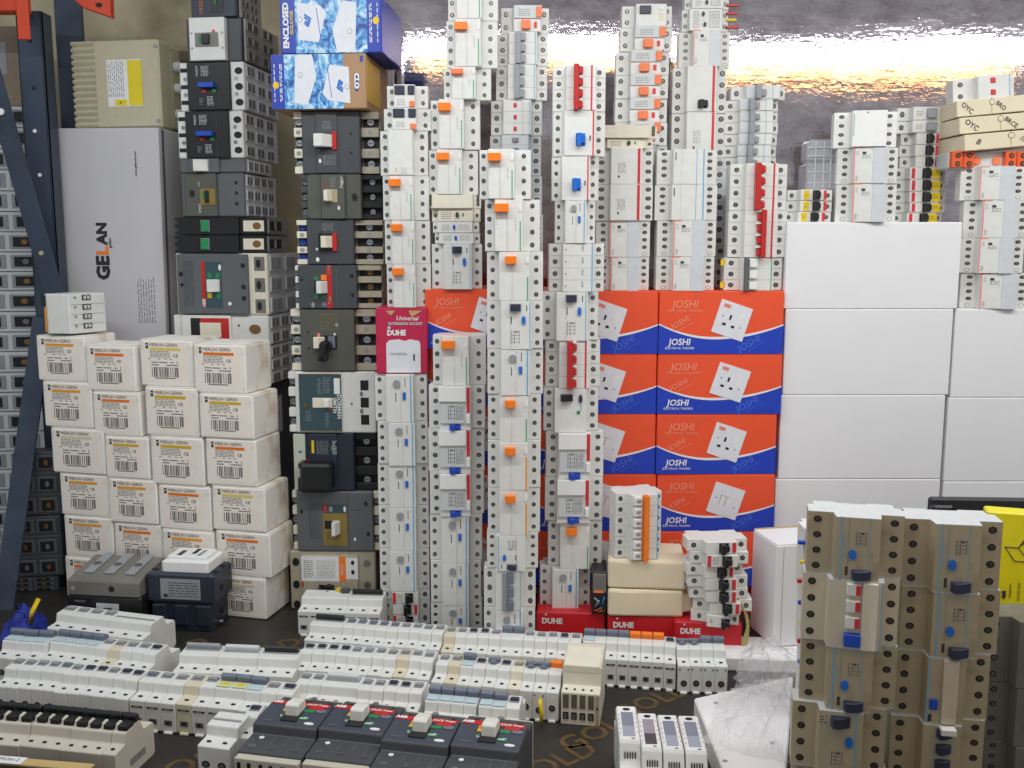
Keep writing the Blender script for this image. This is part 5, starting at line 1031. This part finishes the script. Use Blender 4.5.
# ------------------------------------------------------------------ things between the towers and the rows
# two cream packets, the orange-barred block and the pile of single breakers
z2 = .0582
Yp = 1.478
def packet(w, h, d, tail):
    k = Kit(); mb = MB(); b = bmesh.new()
    n = 10; vs = []
    mb.box(-w/2, w/2, 0, d, .0004, h - .0006, CARDC, .004, None, 2); k.add('body', mb)
    mb = MB(); mb.prism([(-w * .48, .002), (-w * .3, -.0012), (w * .1, .0006), (w * .48, .002)], 'z', h * .08, h * .9, CARDC, .0004); k.add('paper_fold', mb)
    if tail:
        mb = MB(); mb.prism([(w/2 - .004, .004), (w/2 + .016, .012), (w/2 + .014, d * .5), (w/2 - .004, d * .6)], 'z', .006, h * .82, CARDC, .003); k.add('flap', mb)
    return k
a, b = at(608, 604, Yp), at(683, 604, Yp); zp = at(640, 590, Yp).z
inst(packet(.115, .045, .1, True), 'packet', 'lower cream paper packet with folded end flap', 'packet', ((a.x + b.x) / 2, Yp, z2), (0, 0, R(-3)), ((b.x - a.x) / .115, 1, (zp - z2) / .045), 'cream packets')
a, b = at(608, 575, Yp), at(685, 575, Yp); zp2 = at(640, 561, Yp).z
inst(packet(.115, .045, .1, False), 'packet', 'upper cream paper packet carrying the orange-barred breakers', 'packet', ((a.x + b.x) / 2, Yp + .002, zp), (0, 0, R(-6)), ((b.x - a.x) / .115, 1, (zp2 - zp) / .045), 'cream packets')
Yo = 1.50
zm, zo = at(630, 525, Yo).z, at(630, 492, Yo).z
a, b = at(612, 525, Yo), at(661, 525, Yo)
for lab, z0, z1 in (('lower', zp2, (zp2 + zo) / 2), ('upper', (zp2 + zo) / 2, zo)):
    inst(din('orangebar', 3), 'circuit_breaker', f"white three-pole breaker with orange bar, {lab} of the two on the cream packets", 'breaker', ((a.x + b.x) / 2 + .003, Yo, z0), (0, 0, R(13)), ((b.x - a.x) / W * .98, 1, (z1 - z0) / (3 * PZ)), 'orange-barred breakers')
# small dark tray beside the packets
k = Kit(); mb = MB(); mb.box(-.012, .012, .0, .06, .0, .07, BK, .001); k.add('body', mb)
mb = MB(); mb.box(-.0105, .0105, -.001, .001, .036, .067, OLDG, .0006); mb.box(-.0085, .006, -.0016, 0, .036, .04, OR2); k.add('window', mb)
mb = MB()
for i, (m, x0, zz0, x1, zz1) in enumerate([(GL, -.008, .028, .0, .018), (BL, .008, .03, .003, .012), (SCB, -.006, .006, .006, .012), (SCB, -.002, .004, .008, .007), (GL, .0, .024, -.006, .014), (RD, -.008, .008, .002, .004)]):
    mb.tube([(x0, -.002, zz0), ((x0 + x1) / 2, -.004, (zz0 + zz1) / 2 + .002), (x1, -.002, zz1)], .0013, m)
k.add('lead', mb)
a = at(600, 600, 1.478); inst(k, 'connector_box', 'small black box with loose coloured leads beside the cream packets', 'connector box', (a.x, 1.49, z2), (0, 0, R(-4)))
# pile of single-pole breakers
Ym = 1.455
pile = [(541, 'mcbk', 687, 748), (552, 'mcbkl', 690, 748), (563, 'mcbk', 687, 744), (574.5, 'mcbk', 688, 748), (585.5, 'mcbk', 690, 748), (598, 'mcbk', 694, 752), (609, 'mcbplain', 691, 738)]
ztop = at(715, 539, Ym).z; ph = (ztop - z2) / 7
nm = 'topmost second third fourth fifth sixth lowest'.split()
for i, (y, st, xl, xr) in enumerate(pile):
    a, b = at(xl, y, Ym), at(xr, y, Ym); z = z2 + ph * (6 - i)
    inst(din(st, 1), 'circuit_breaker', f"single white breaker with black toggle, {nm[i]} of the leaning pile on a red carton", 'breaker', ((a.x + b.x) / 2, Ym + random.uniform(-.004, .004), z), (0, 0, R([4, -2, 5, 0, -3, -6, -16][i])), ((b.x - a.x) / W, 1, ph / PZ), 'pile of single breakers')
# tall white carton standing on a foam sheet
FZ = .022
mb = MB(); mb.box(-.12, .13, 0, .085, 0, FZ, FOAM, .002)
k = Kit(); k.add('body', mb)
a = onz(742, 668, 0)
inst(k, 'foam_sheet', 'white foam sheet under the tall white carton', 'foam sheet', (a.x + .045, a.y - .018, 0), (0, 0, R(-6)))
Yt = onz(775, 648, FZ).y
k = Kit(); w = .115; d = .085; h = at(768, 546, Yt).z - FZ
mb = MB(); mb.box(0, w, 0, d, .0004, h, CARD, .002); k.add('body', mb)
mb = MB(); mb.box(.001, w - .001, .001, d - .001, h - .0002, h + .0012, CARD, .0004); mb.box(.002, w - .002, d - .003, d - .001, h + .0004, h + .003, KRAFT); k.add('lid', mb)
mb = MB(); mb.box(w * .1, w * .1 + .0006, -.0004, .0, .002, h - .002, SEAM); k.add('fold_line', mb)
a = onz(773, 648, FZ)
inst(k, 'white_carton', 'tall white carton standing on foam beside the near breaker tower', 'carton', (a.x, a.y, FZ + .0004), (0, 0, R(11)))
# perforated white panel in the foreground and the crumpled bag on it
k = Kit(); mb = MB(); pz = .035
P = [onz(694, 698, pz), onz(793, 676, pz), onz(784, 800, pz), onz(735, 800, pz)]
c0 = P[0].copy(); pts = [(p.x - c0.x, p.y - c0.y) for p in P]
mb.prism(pts, 'z', 0, pz, FOAM, .002); k.add('body', mb)
for (x, y) in [(716, 703), (772, 743), (725, 761), (762, 690)]:
    q = onz(x, y, pz) - c0; mb = MB(); mb.cyl((q.x, q.y, pz - .0004), 'z', .0032, .0007, GL, 14); k.add('hole', mb)
inst(k, 'foam_board', 'white perforated foam panel lying beside the fuse holders', 'foam panel', (c0.x, c0.y, 0))
from mathutils import noise
BAG = mat('clear_polythene', (238, 236, 238), .12, alpha=.3, var=.02)
def bag(corners, nu, nv, amp, lift, seed):
    b = bmesh.new(); g = []
    for i in range(nu + 1):
        r = []
        for j in range(nv + 1):
            u, v = i / nu, j / nv
            p = (corners[0] * (1-u) + corners[1] * u) * (1-v) + (corners[3] * (1-u) + corners[2] * u) * v
            q = Vector((u * 5 + seed, v * 5, seed))
            n1 = abs(noise.noise(q)) + .5 * abs(noise.noise(q * 2.3)) + .3 * abs(noise.noise(q * 5))
            e = min(1, 4 * min(u, 1-u, v, 1-v) + .15)
            r.append(b.verts.new(p + Vector((.01 * noise.noise(q * 1.7), .01 * noise.noise(q * 1.3 + Vector((9, 0, 0))), lift * math.sin(math.pi * u) * math.sin(math.pi * v) + amp * n1 * e))))
        g.append(r)
    for i in range(nu):
        for j in range(nv): b.faces.new([g[i][j], g[i+1][j], g[i+1][j+1], g[i][j+1]])
    return b
cs = [onz(703, 742, pz + .003), onz(783, 762, pz + .003), onz(790, 674, pz + .003), onz(722, 692, pz + .003)]
mb = MB(); mb.bm(bag(cs, 46, 46, .022, .006, 3.1), BAG, None, True); k = Kit(); k.add('film', mb)
cs = [onz(735, 690, pz + .004), onz(800, 700, pz + .004), onz(800, 650, .04), onz(738, 652, .03)]
mb = MB(); mb.bm(bag(cs, 30, 30, .02, .03, 7.7), BAG, None, True); k.add('gathered_neck', mb)
inst(k, 'plastic_bag', 'crumpled clear plastic bag on the perforated foam panel', 'bag', (0, 0, 0))
# olive bag edge curling beside the red carton
mb = MB(); a = onz(745, 650, .02)
OLV = mat('olive_film', (170, 158, 90), .25)
b = bmesh.new(); g = []
for i in range(9):
    t = i / 8; r = []
    for j in range(5):
        s = j / 4; r.append(b.verts.new((a.x - .004 + .007 * s + .012 * math.sin(t * 3) - .01 * t, a.y + .01 + .02 * s * t, .024 + .075 * t - .01 * s * (1 - t) + .004 * math.sin(9 * t + 3 * s))))
    g.append(r)
for i in range(8):
    for j in range(4): b.faces.new([g[i][j], g[i+1][j], g[i+1][j+1], g[i][j+1]])
mb.bm(b, OLV, None, True); single(mb, 'wrapping_film', 'olive wrapping film curling up beside the end of the red carton', 'film')
# contactor with white head, in front of the label cartons
k = Kit(); w, d, h = .075, .075, .1
mb = MB(); mb.box(-w/2 + .006, w/2 - .006, .004, d, 0, .052, BN, .002); mb.box(-w/2, w/2, 0, d, .05, .1, BN, .003)
for x in (-.024, 0, .024): mb.box(x - .008, x + .008, -.0, .006, .012, .046, BN, .001)
k.add('body', mb)
mb = MB(); mb.box(-w * .28, w * .3, -.0008, .001, .057, .092, mat('silver_label', (160, 164, 168), .35, .3)); li = k.add('rating_plate', mb)
mb = MB(); rr = random.Random(4)
for i in range(6):
    q = -w * .16
    while q < w * .26: l = rr.uniform(.003, .008); mb.box(q, min(q + l, w * .28), -.0012, 0, .062 + i * .0045, .0632 + i * .0045, PRK); q += l + .0015
mb.box(-w * .24, -w * .18, -.0012, 0, .06, .066, PRK); k.add('small_print', mb, li)
mb = MB(); mb.box(-.022, .03, .008, .07, .098, .12, WH2, .003); mb.box(-.018, .026, .016, .062, .118, .126, WH2, .002); hd_ = k.add('contact_head', mb, -1, 'white head')
mb = MB(); mb.box(-.008, -.003, .02, .045, .1255, .1266, PRK); mb.box(.006, .01, .03, .055, .1255, .1268, DK); mb.box(.014, .018, .02, .05, .1255, .1266, SEAM); k.add('slot', mb, hd_)
for x in (-.032, .033):
    for y in (.02, .05):
        mb = MB(); mb.cyl((x, y, .1), 'z', .004, .0012, DK, 12); k.add('terminal', mb)
for z in (.03, .07):
    mb = MB(); mb.cyl((w/2 - .002, .03, z), 'x', .005, .003, DK, 12); k.add('side_terminal', mb)
mb = MB(); mb.box(w/2 - .006, w/2 - .001, .03, .036, .006, .011, STEEL, .001); k.add('rail_clip', mb)
a, b = onz(151, 630, 0), onz(214, 633, 0); Yc = onz(183, 632, 0).y
inst(k, 'contactor', 'dark blue contactor with white head in front of the label cartons', 'contactor', ((a.x + b.x) / 2, Yc, 0), (0, 0, R(-7)), ((b.x - a.x) / (w - .006), 1, 1.0))
# grey terminal unit on black base
k = Kit(); w, d, h = .13, .09, .1
mb = MB(); mb.box(-w/2, w/2, 0, .085, 0, .062, BK, .003); k.add('base', mb)
mb = MB(); mb.prism([(-.001, .062), (-.001, .088), (.012, .092), (.085, .104), (.098, .1), (.098, .062)], 'x', -w/2 + .003, w/2 - .002, OLDG, .002); k.add('body', mb)
for i in range(3):
    x = -w * .28 + i * w * .28
    mb = MB(); mb.prism([(.02, .0935), (.02, .0965), (.09, .1075), (.09, .104)], 'x', x - .0085, x + .0085, GL, .001); t = k.add('busbar', mb)
    mb = MB(); mb.cyl((x, .05, .0985), 'z', .0065, .004, SCR, 14); mb.box(x - .005, x + .005, .0495, .0505, .1024, .103, DK); k.add('bolt', mb, t)
mb = MB(); mb.cyl((-w * .4, -.0018, .074), 'y', .004, .002, GL, 10); mb.cyl((w * .12, -.0018, .076), 'y', .005, .002, DK, 10); k.add('terminal', mb)
mb = MB(); mb.box(-w * .1, w * .2, -.0008, .001, .034, .05, WG); k.add('rating_plate', mb)
mb = MB(); put_text(mb, 'MADE IN', GL, -w * .32, -.0008, .052, width=.018); k.add('lettering', mb)
mb = MB(); mb.tube([(w * .02, -.003, .03), (w * .06, -.012, .044), (w * .14, -.014, .046), (w * .16, -.004, .03)], .003, BK); mb.box(-.004, .008, -.006, 0, .026, .036, GRN, .001); k.add('lead', mb)
a, b = at(63, 590, 1.60), at(150, 590, 1.60); Yq = 1.56
a, b = at(63, 590, Yq), at(143, 590, Yq)
inst(k, 'switch_disconnector', 'grey disconnector with three bolted bars on a black base', 'switch disconnector', ((a.x + b.x) / 2, Yq, 0), (0, 0, R(-8)), ((b.x - a.x) / w, 1, 1))
# white contactor on the label cartons, four little windows on its side
k = Kit(); w, d, h = .055, .062, .066
mb = MB(); mb.prism([(-w/2, 0), (-.006, -.012), (w/2, 0), (w/2, d), (-w/2, d)], 'z', .0003, h, WH, .0015); k.add('body', mb)
mb = MB(); mb.box(-.026, -.016, -.008, .002, h * .7, h * .96, BK, .001); k.add('toggle', mb)
mb = MB(); mb.box(-.0115, -.0105, -.0125, -.006, .004, h * .66, OST); k.add('stripe', mb)
for i in range(4):
    z = h * (.12 + .24 * i)
    mb = MB(); x = w/2; mb.box(x - .0004, x + .001, .022, .036, z, z + .009, PRK); mb.box(x, x + .0016, .024, .034, z + .0016, z + .0074, WG); mb.box(x, x + .002, .028, .0295, z + .002, z + .006, PRK); k.add('terminal_window', mb)
    mb = MB(); mb.cyl((x - .001, .01, z + .005), 'x', .0022, .0018, GL, 8); k.add('terminal', mb)
mb = MB()
for i in range(1, 4): mb.box(w/2 - .0002, w/2 + .0004, .004, d - .004, h * .25 * i - .001, h * .25 * i - .0004, SEAM)
k.add('seam', mb)
pc = onplane(54, 336, PM, NM) - NM * .012
inst(k, 'contactor', 'small white contactor with orange edge line on top of the label cartons', 'contactor', (pc.x, pc.y, ZMT + .0006), (0, 0, R(-30)), (1.2, 1.2, 1.05))
# ------------------------------------------------------------------ far left: rack post, braces, breaker stacks in side view
def sidestack(where, Y, xl, xr, ys, n, rz, m1, m2, zbot, look):
    k = Kit(); Wm, Ht, D = .1, .1, .12
    mb = MB(); mb.box(-Wm/2, Wm/2, 0, .045, .0005, Ht - .0005, m1, .002); k.add('body', mb)
    for i in range(n):
        for j in range(2):
            x0 = -Wm * .46 + j * Wm * .46; z0 = Ht * (i + .16) / n; z1 = Ht * (i + .84) / n
            mb = MB(); mb.box(x0, x0 + Wm * .4, -.0012, .001, z0, z1, m2, .0006)
            mb.box(x0 + Wm * .05, x0 + Wm * .33, -.002, .0, z0 + (z1 - z0) * .14, z1 - (z1 - z0) * .14, DK)
            mb.cyl((x0 + Wm * .2, -.0024, (z0 + z1) / 2), 'y', (z1 - z0) * .2, .001, SCB if (i + j) % 2 else OLDG, 10); k.add('terminal', mb)
    mb = MB()
    for i in range(1, n): mb.box(-Wm/2 + .001, Wm/2 - .001, -.0006, .001, Ht * i / n - .0008, Ht * i / n + .0008, G1)
    k.add('seam', mb)
    zs = [at(512, y, Y).z for y in ys] + [zbot]
    for i in range(len(ys)):
        yc = ys[i] + 30; a, b = at(xl, yc, Y), at(xr, yc, Y)
        inst(k, MB3, f"{look}, {ORD[i]} down the {where}", 'breaker', ((a.x + b.x) / 2 + random.uniform(-.004, .004), Y, zs[i+1]), (0, 0, R(rz)), ((b.x - a.x) / Wm, 1, (zs[i] - zs[i+1]) / Ht), look + ' stack')
sidestack('pale stack behind the braces', 1.91, -26, 46, [106, 170, 232, 291, 352, 412, 470, 528], 3, 8, WG, GL, 0.0, 'pale grey breaker with end terminals')
sidestack('dark stack by the label cartons', 1.755, 16, 61, [452, 516, 577], 3, 9, G2, G1, 0.0, 'dark grey breaker with end terminals')
# brown carton above
k = Kit(); a, b = at(-26, 60, 1.91), at(23, 60, 1.91); zz0 = at(0, 106, 1.91).z; zz1 = at(0, 14, 1.82).z; w = b.x - a.x
GB = mat('grey_brown_card', (140, 124, 106), .7)
mb = MB(); mb.box(-w/2, w/2, 0, .05, .0004, zz1 - zz0, GB, .002); k.add('body', mb)
mb = MB(); mb.box(-w * .2, w * .14, -.0008, 0, (zz1 - zz0) * .4, (zz1 - zz0) * .8, GL); k.add('paper_label', mb)
mb = MB(); mb.box(-w/2 + .002, w/2 - .001, -.0005, .0, (zz1 - zz0) * .12, (zz1 - zz0) * .13, BROWN); k.add('tape_line', mb)
inst(k, 'carton', 'grey-brown cardboard carton above the pale breaker stack', 'carton', ((a.x + b.x) / 2, 1.915, zz0))
# rack
k = Kit()
Yr = 1.72
def beam(mb, p0, p1, wd, th, m, up=Vector((0, -1, 0))):
    d = (p1 - p0); l = d.length; d.normalize(); s = d.cross(up).normalized(); n = s.cross(d)
    vs = [p0 + s * wd/2 + n * th/2, p0 - s * wd/2 + n * th/2, p0 - s * wd/2 - n * th/2, p0 + s * wd/2 - n * th/2]
    vs += [v + d * l for v in vs]
    mb.add(vs, [(0,1,2,3),(4,5,6,7),(0,1,5,4),(1,2,6,5),(2,3,7,6),(3,0,4,7)], m)
a = at(38, 60, 1.82); x0, x1 = at(22, 100, 1.815).x, at(47, 100, 1.815).x
mb = MB(); mb.box(x0, x1, 1.812, 1.82, 0, 1.05, RACK, .001); mb.box(x1 - .002, x1, 1.812, 1.852, 0, 1.05, RACK); mb.box(x0, x0 + .002, 1.812, 1.85, 0, 1.05, RACK); k.add('post', mb)
x2, x3 = at(52, 100, 1.9).x, at(78, 100, 1.9).x
mb = MB(); mb.box(at(57, 60, 1.98).x, at(84, 60, 1.98).x, 1.98, 1.99, 0, 1.15, RACK, .001); k.add('post', mb)
for i, (x, y) in enumerate([(30, 41), (34, 88), (35, 131), (40, 175)]):
    p = at(x, y, 1.812); mb = MB(); mb.cyl((p.x, 1.8105, p.z), 'y', .0035, .003, PRW if i > 1 else DK, 10); k.add('bolt_hole', mb)
inst(k, 'rack_post', 'dark blue steel rack post behind the silver carton', 'rack post', (0, 0, 0))
mb = MB(); beam(mb, at(-14, 56, 1.74), at(56, 300, 1.795), .034, .004, RACK)
for (x, y) in [(2, 114), (0, 124)]:
    p = at(x, y, 1.555)
k = Kit(); k.add('bar', mb)
mb = MB(); p = at(2, 112, 1.752); mb.cyl((p.x, 1.746, p.z), 'y', .006, .004, PRW, 10); p = at(43, 253, 1.77); mb.cyl((p.x, p.y - .008, p.z), 'y', .004, .003, TAN, 10); k.add('bolt', mb)
inst(k, 'rack_brace', 'upper slanting blue steel brace crossing the pale breaker stack', 'rack brace', (0, 0, 0), group='steel braces')
mb = MB(); beam(mb, at(43, 318, 1.80), at(3, 612, 1.66), .036, .004, RACK); k = Kit(); k.add('bar', mb)
inst(k, 'rack_brace', 'lower slanting blue steel brace reaching down to the table', 'rack brace', (0, 0, 0), group='steel braces')
k = Kit(); mb = MB(); p0, p1 = at(-30, 10, 1.78), at(29, 12, 1.78)
mb.box(p0.x, p1.x, 1.76, 1.79, at(0, 14, 1.78).z, at(0, -12, 1.78).z, RACKO, .002); k.add('beam', mb)
mb = MB(); mb.box(at(18, 20, 1.76).x, at(30, 20, 1.76).x, 1.755, 1.76, at(0, 40, 1.76).z, at(0, -12, 1.76).z, RACKO, .001); k.add('end_plate', mb)
inst(k, 'rack_beam', 'orange steel rack beam above the brown carton', 'rack beam', (0, 0, 0))
k = Kit(); mb = MB(); q0, q1, q2 = at(74, 8, 1.85), at(112, 8, 1.85), at(112, 18, 1.85)
mb.prism([(at(70, -14, 1.85).x, at(70, -14, 1.85).z), (q1.x, at(112, -14, 1.85).z), (q2.x, q2.z), (at(84, 8, 1.85).x, at(84, 8, 1.85).z), (at(70, -4, 1.85).x, at(70, -4, 1.85).z)], 'y', 1.845, 1.862, RACKO, .001); k.add('beam', mb)
mb = MB(); p = at(99, 5, 1.845); mb.cyl((p.x, 1.8435, p.z), 'y', .006, .003, DK, 12, None, .004); k.add('slot', mb)
inst(k, 'rack_beam', 'orange steel rack beam end over the beige enclosure', 'rack beam', (0, 0, 0))
# blue cloth with yellow wires by the brace foot
mb = MB(); c = onz(20, 640, 0); mb.bm(bag([Vector((c.x - .03, c.y - .02, .0)), Vector((c.x + .03, c.y - .02, 0)), Vector((c.x + .03, c.y + .05, .004)), Vector((c.x - .03, c.y + .05, .004))], 14, 14, .03, .03, 5.0), mat('blue_cloth', (34, 52, 150), .7), None, True)
k = Kit(); k.add('fabric', mb); mb = MB(); mb.tube([(c.x + .02, c.y + .0, .03), (c.x + .026, c.y - .006, .05), (c.x + .03, c.y + .01, .066)], .004, YL); k.add('wire', mb)
inst(k, 'cloth', 'crumpled blue cloth with yellow wire at the foot of the brace', 'cloth', (0, 0, 0))
# black case corner at the near left edge
k = Kit(); mb = MB(); a, b = onz(-30, 752, .055), onz(94, 762, .055); ex = b - a; l = ex.length; rz = math.atan2(ex.y, ex.x)
mb.box(0, l, -.06, .012, 0, .05, BK, .002); k.add('body', mb)
mb = MB(); mb.box(0, l * .995, -.002, .012, .05, .053, KRAFT, .0006); k.add('cardboard_lip', mb)
mb = MB(); mb.box(l * .1, l * .46, -.0028, .0118, .0532, .0538, PRW); put_text(mb, 'CTION 2', PRT, l * .32, .005, .0541, size=.008, plane='xy'); k.add('paper_label', mb)
inst(k, 'case', 'black case with cardboard lip and paper label at the near edge', 'case', (a.x, a.y - .012, 0), (0, 0, rz))
# yellow carton and dark tray behind the near towers
k = Kit(); Yy = 1.25; a, b = at(984, 550, Yy), at(1050, 550, Yy); w = b.x - a.x; zt_ = at(1000, 511, Yy).z
mb = MB(); mb.box(0, w, 0, .03, .0, zt_, YBOX, .002); k.add('body', mb)
mb = MB(); zz = lambda y: at(1000, y, Yy).z
put_text(mb, 'ega', PRK, at(1001, 592, Yy).x - a.x, -.0008, zz(592), width=.011, rot=90, bold=.06); put_text(mb, 'management', PRK, at(1007, 588, Yy).x - a.x, -.0008, zz(588), width=.02, rot=90); put_text(mb, 'OUTLET UNIT', PRK, at(1015, 588, Yy).x - a.x, -.0008, zz(588), width=.026, rot=90); k.add('lettering', mb)
mb = MB(); X0 = at(1003, 545, Yy).x - a.x; Z0 = zz(545)
for (p, q) in [((0, 0), (.012, -.018)), ((0, 0), (.016, .0)), ((.012, -.018), (.03, -.018)), ((.016, 0), (.03, -.018)), ((.02, .004), (.036, .03)), ((.016, 0), (.03, .026))]:
    mb.tube([(X0 + p[0], -.0004, Z0 + p[1]), (X0 + q[0], -.0004, Z0 + q[1])], .0006, PRK, 4)
k.add('drawing', mb)
inst(k, 'yellow_carton', 'bright yellow carton with line drawing behind the near towers', 'carton', (a.x, Yy, 0), (0, 0, R(-18)))
k = Kit(); Yd = 1.36; a, b = at(930, 505, Yd), at(1080, 510, Yd); w = b.x - a.x; z0, z1 = at(960, 516, Yd).z, at(960, 498, Yd).z
mb = MB(); mb.box(0, w, 0, .012, 0, z1, mat('black_case_plastic', (38, 40, 46), .5), .003); k.add('body', mb)
mb = MB(); mb.box(.0, .03, -.012, .01, z0 - .006, z1 - .008, BK, .003); k.add('latch', mb)
inst(k, 'case', 'black plastic case with latch before the white cartons', 'case', (a.x, Yd, 0), (0, 0, R(-3)))
# ------------------------------------------------------------------ setting: table, walls, foil
TB = mat('dark_printed_oilcloth', (48, 44, 42), .45, var=.3, scale=18)
mb = MB(); mb.box(-1.6, 1.6, .45, 2.02, -.03, 0, TB, .004)
tb = bpy.data.objects.new('table_top', mb.mesh('table_top')); COL.objects.link(tb); tb['label'] = 'dark patterned cloth-covered table top under all the stock'; tb['category'] = 'table'
GD = mat('gold_lettering_print', (98, 76, 40), .5, var=.35, scale=40)
mb = MB()
for i in range(9):
    for j in range(14):
        x = -1.0 + j * .15 + (i % 2) * .07; y = .8 + i * .085
        put_text(mb, 'GOLD', GD, x, y, .0004, size=.05, rot=38 if (i % 2) else 38, bold=.02, plane='xy')
o = bpy.data.objects.new('printed_lettering', mb.mesh('printed_lettering')); COL.objects.link(o); o.parent = tb
for i, (x, y) in enumerate([(-1.5, .5), (1.5, .5), (-1.5, 1.95), (1.5, 1.95)]):
    mb = MB(); mb.box(x - .03, x + .03, y - .03, y + .03, -.74, -.03, RACK, .002)
    o = bpy.data.objects.new('leg', mb.mesh('leg')); COL.objects.link(o); o.parent = tb
mb = MB(); mb.box(-3, 3, -1.5, 2.4, -.78, -.74, mat('concrete_floor', (110, 106, 100), .8, var=.2, scale=6)); struct(mb, 'floor')
# plaster wall
PL = mat('stained_plaster', (192, 180, 150), .85, var=.35, scale=7, bump=.3, dirt=(84, 72, 60), dirt_amt=.8, dscale=5)
mb = MB(); mb.box(-3, 3, 2.1, 2.2, -.74, 1.6, PL); struct(mb, 'wall_back')
mb = MB(); a = at(104, 8, 2.0); mb.box(at(96, 20, 2.0).x, at(190, 20, 2.0).x, 1.98, 2.09, .0, at(150, 52, 2.0).z, mat('grey_concrete', (128, 116, 100), .85, var=.3, scale=12, dirt=(60, 54, 46), dirt_amt=.7), .004)
o = struct(mb, 'wall_ledge')
# crinkled foil insulation hung on the wall
FO = bpy.data.materials.new('crinkled_foil'); FO.use_nodes = True
nt = FO.node_tree; N = nt.nodes; L = nt.links; bs = N['Principled BSDF']
bs.inputs['Metallic'].default_value = 1; bs.inputs['Roughness'].default_value = .065; bs.inputs['Base Color'].default_value = (.5, .43, .46, 1)
tc = N.new('ShaderNodeTexCoord'); mp = N.new('ShaderNodeMapping'); mp.inputs['Scale'].default_value = (5, 5, 26); L.new(tc.outputs['Object'], mp.inputs['Vector'])
n1 = N.new('ShaderNodeTexNoise'); n1.inputs['Scale'].default_value = 2.0; n1.inputs['Detail'].default_value = 6; n1.inputs['Roughness'].default_value = .6; L.new(mp.outputs['Vector'], n1.inputs['Vector'])
mp2 = N.new('ShaderNodeMapping'); mp2.inputs['Scale'].default_value = (70, 70, 70); L.new(tc.outputs['Object'], mp2.inputs['Vector'])
n2 = N.new('ShaderNodeTexVoronoi'); n2.inputs['Scale'].default_value = 1.6; L.new(mp2.outputs['Vector'], n2.inputs['Vector'])
b1 = N.new('ShaderNodeBump'); b1.inputs['Strength'].default_value = .3; b1.inputs['Distance'].default_value = .0008; L.new(n1.outputs['Fac'], b1.inputs['Height'])
b2 = N.new('ShaderNodeBump'); b2.inputs['Strength'].default_value = .2; b2.inputs['Distance'].default_value = .0003; L.new(n2.outputs['Distance'], b2.inputs['Height']); L.new(b1.outputs['Normal'], b2.inputs['Normal'])
L.new(b2.outputs['Normal'], bs.inputs['Normal'])
mp3 = N.new('ShaderNodeMapping'); mp3.inputs['Scale'].default_value = (5, 5, 9); L.new(tc.outputs['Object'], mp3.inputs['Vector'])
n3 = N.new('ShaderNodeTexNoise'); n3.inputs['Scale'].default_value = 2.5; n3.inputs['Detail'].default_value = 8; n3.inputs['Roughness'].default_value = .7; L.new(mp3.outputs['Vector'], n3.inputs['Vector'])
c3 = N.new('ShaderNodeValToRGB'); c3.color_ramp.elements[0].position = .35; c3.color_ramp.elements[0].color = (.40, .33, .36, 1); c3.color_ramp.elements[1].position = .7; c3.color_ramp.elements[1].color = (.80, .74, .77, 1)
L.new(n3.outputs['Fac'], c3.inputs['Fac']); L.new(c3.outputs['Color'], bs.inputs['Base Color'])
b = bmesh.new(); g = []; x0 = at(388, 100, 2.05).x
nu, nv = 60, 30
for i in range(nu + 1):
    r = []
    for j in range(nv + 1):
        x = x0 + (2.4 - x0) * i / nu; z = .0 + 1.5 * j / nv
        r.append(b.verts.new((x, 2.06 + .002 * noise.noise(Vector((x * 3, z * 3, 1))), z)))
    g.append(r)
for i in range(nu):
    for j in range(nv): b.faces.new([g[i][j], g[i+1][j], g[i+1][j+1], g[i][j+1]])
mb = MB(); mb.bm(b, FO, None, True)
o = bpy.data.objects.new('foil_sheet', mb.mesh('foil_sheet')); COL.objects.link(o); o['kind'] = 'structure'; o['label'] = 'crinkled reflective foil sheet lining the wall behind the stock'; o['category'] = 'foil'
md = o.modifiers.new('thickness', 'SOLIDIFY'); md.thickness = .003; md.offset = 1
# ------------------------------------------------------------------ light
def area(name, loc, rot, sx, sy, power, col=(1, 1, 1)):
    l = bpy.data.lights.new(name, 'AREA'); l.shape = 'RECTANGLE'; l.size = sx; l.size_y = sy; l.energy = power; l.color = col
    o = bpy.data.objects.new(name, l); COL.objects.link(o); o.location = loc; o.rotation_euler = rot; return o
area('strip_lamp', (.3, 1.0, 1.238), (R(18), 0, 0), 2.7, .03, 14.6, (.92, .975, 1))
area('warm_lamp', (.75, .35, 1.30), (R(40), 0, 0), 2.2, .03, 3.2, (1, .52, .15))
w = bpy.data.worlds.new('world'); SC.world = w; w.use_nodes = True
bg = w.node_tree.nodes['Background']; bg.inputs['Color'].default_value = (.90, .95, 1, 1); bg.inputs['Strength'].default_value = .38
SC.view_settings.view_transform = 'Standard'; SC.view_settings.look = 'None'; SC.view_settings.gamma = 1; SC.view_settings.exposure = 0.0
SC.view_settings.use_curve_mapping = False
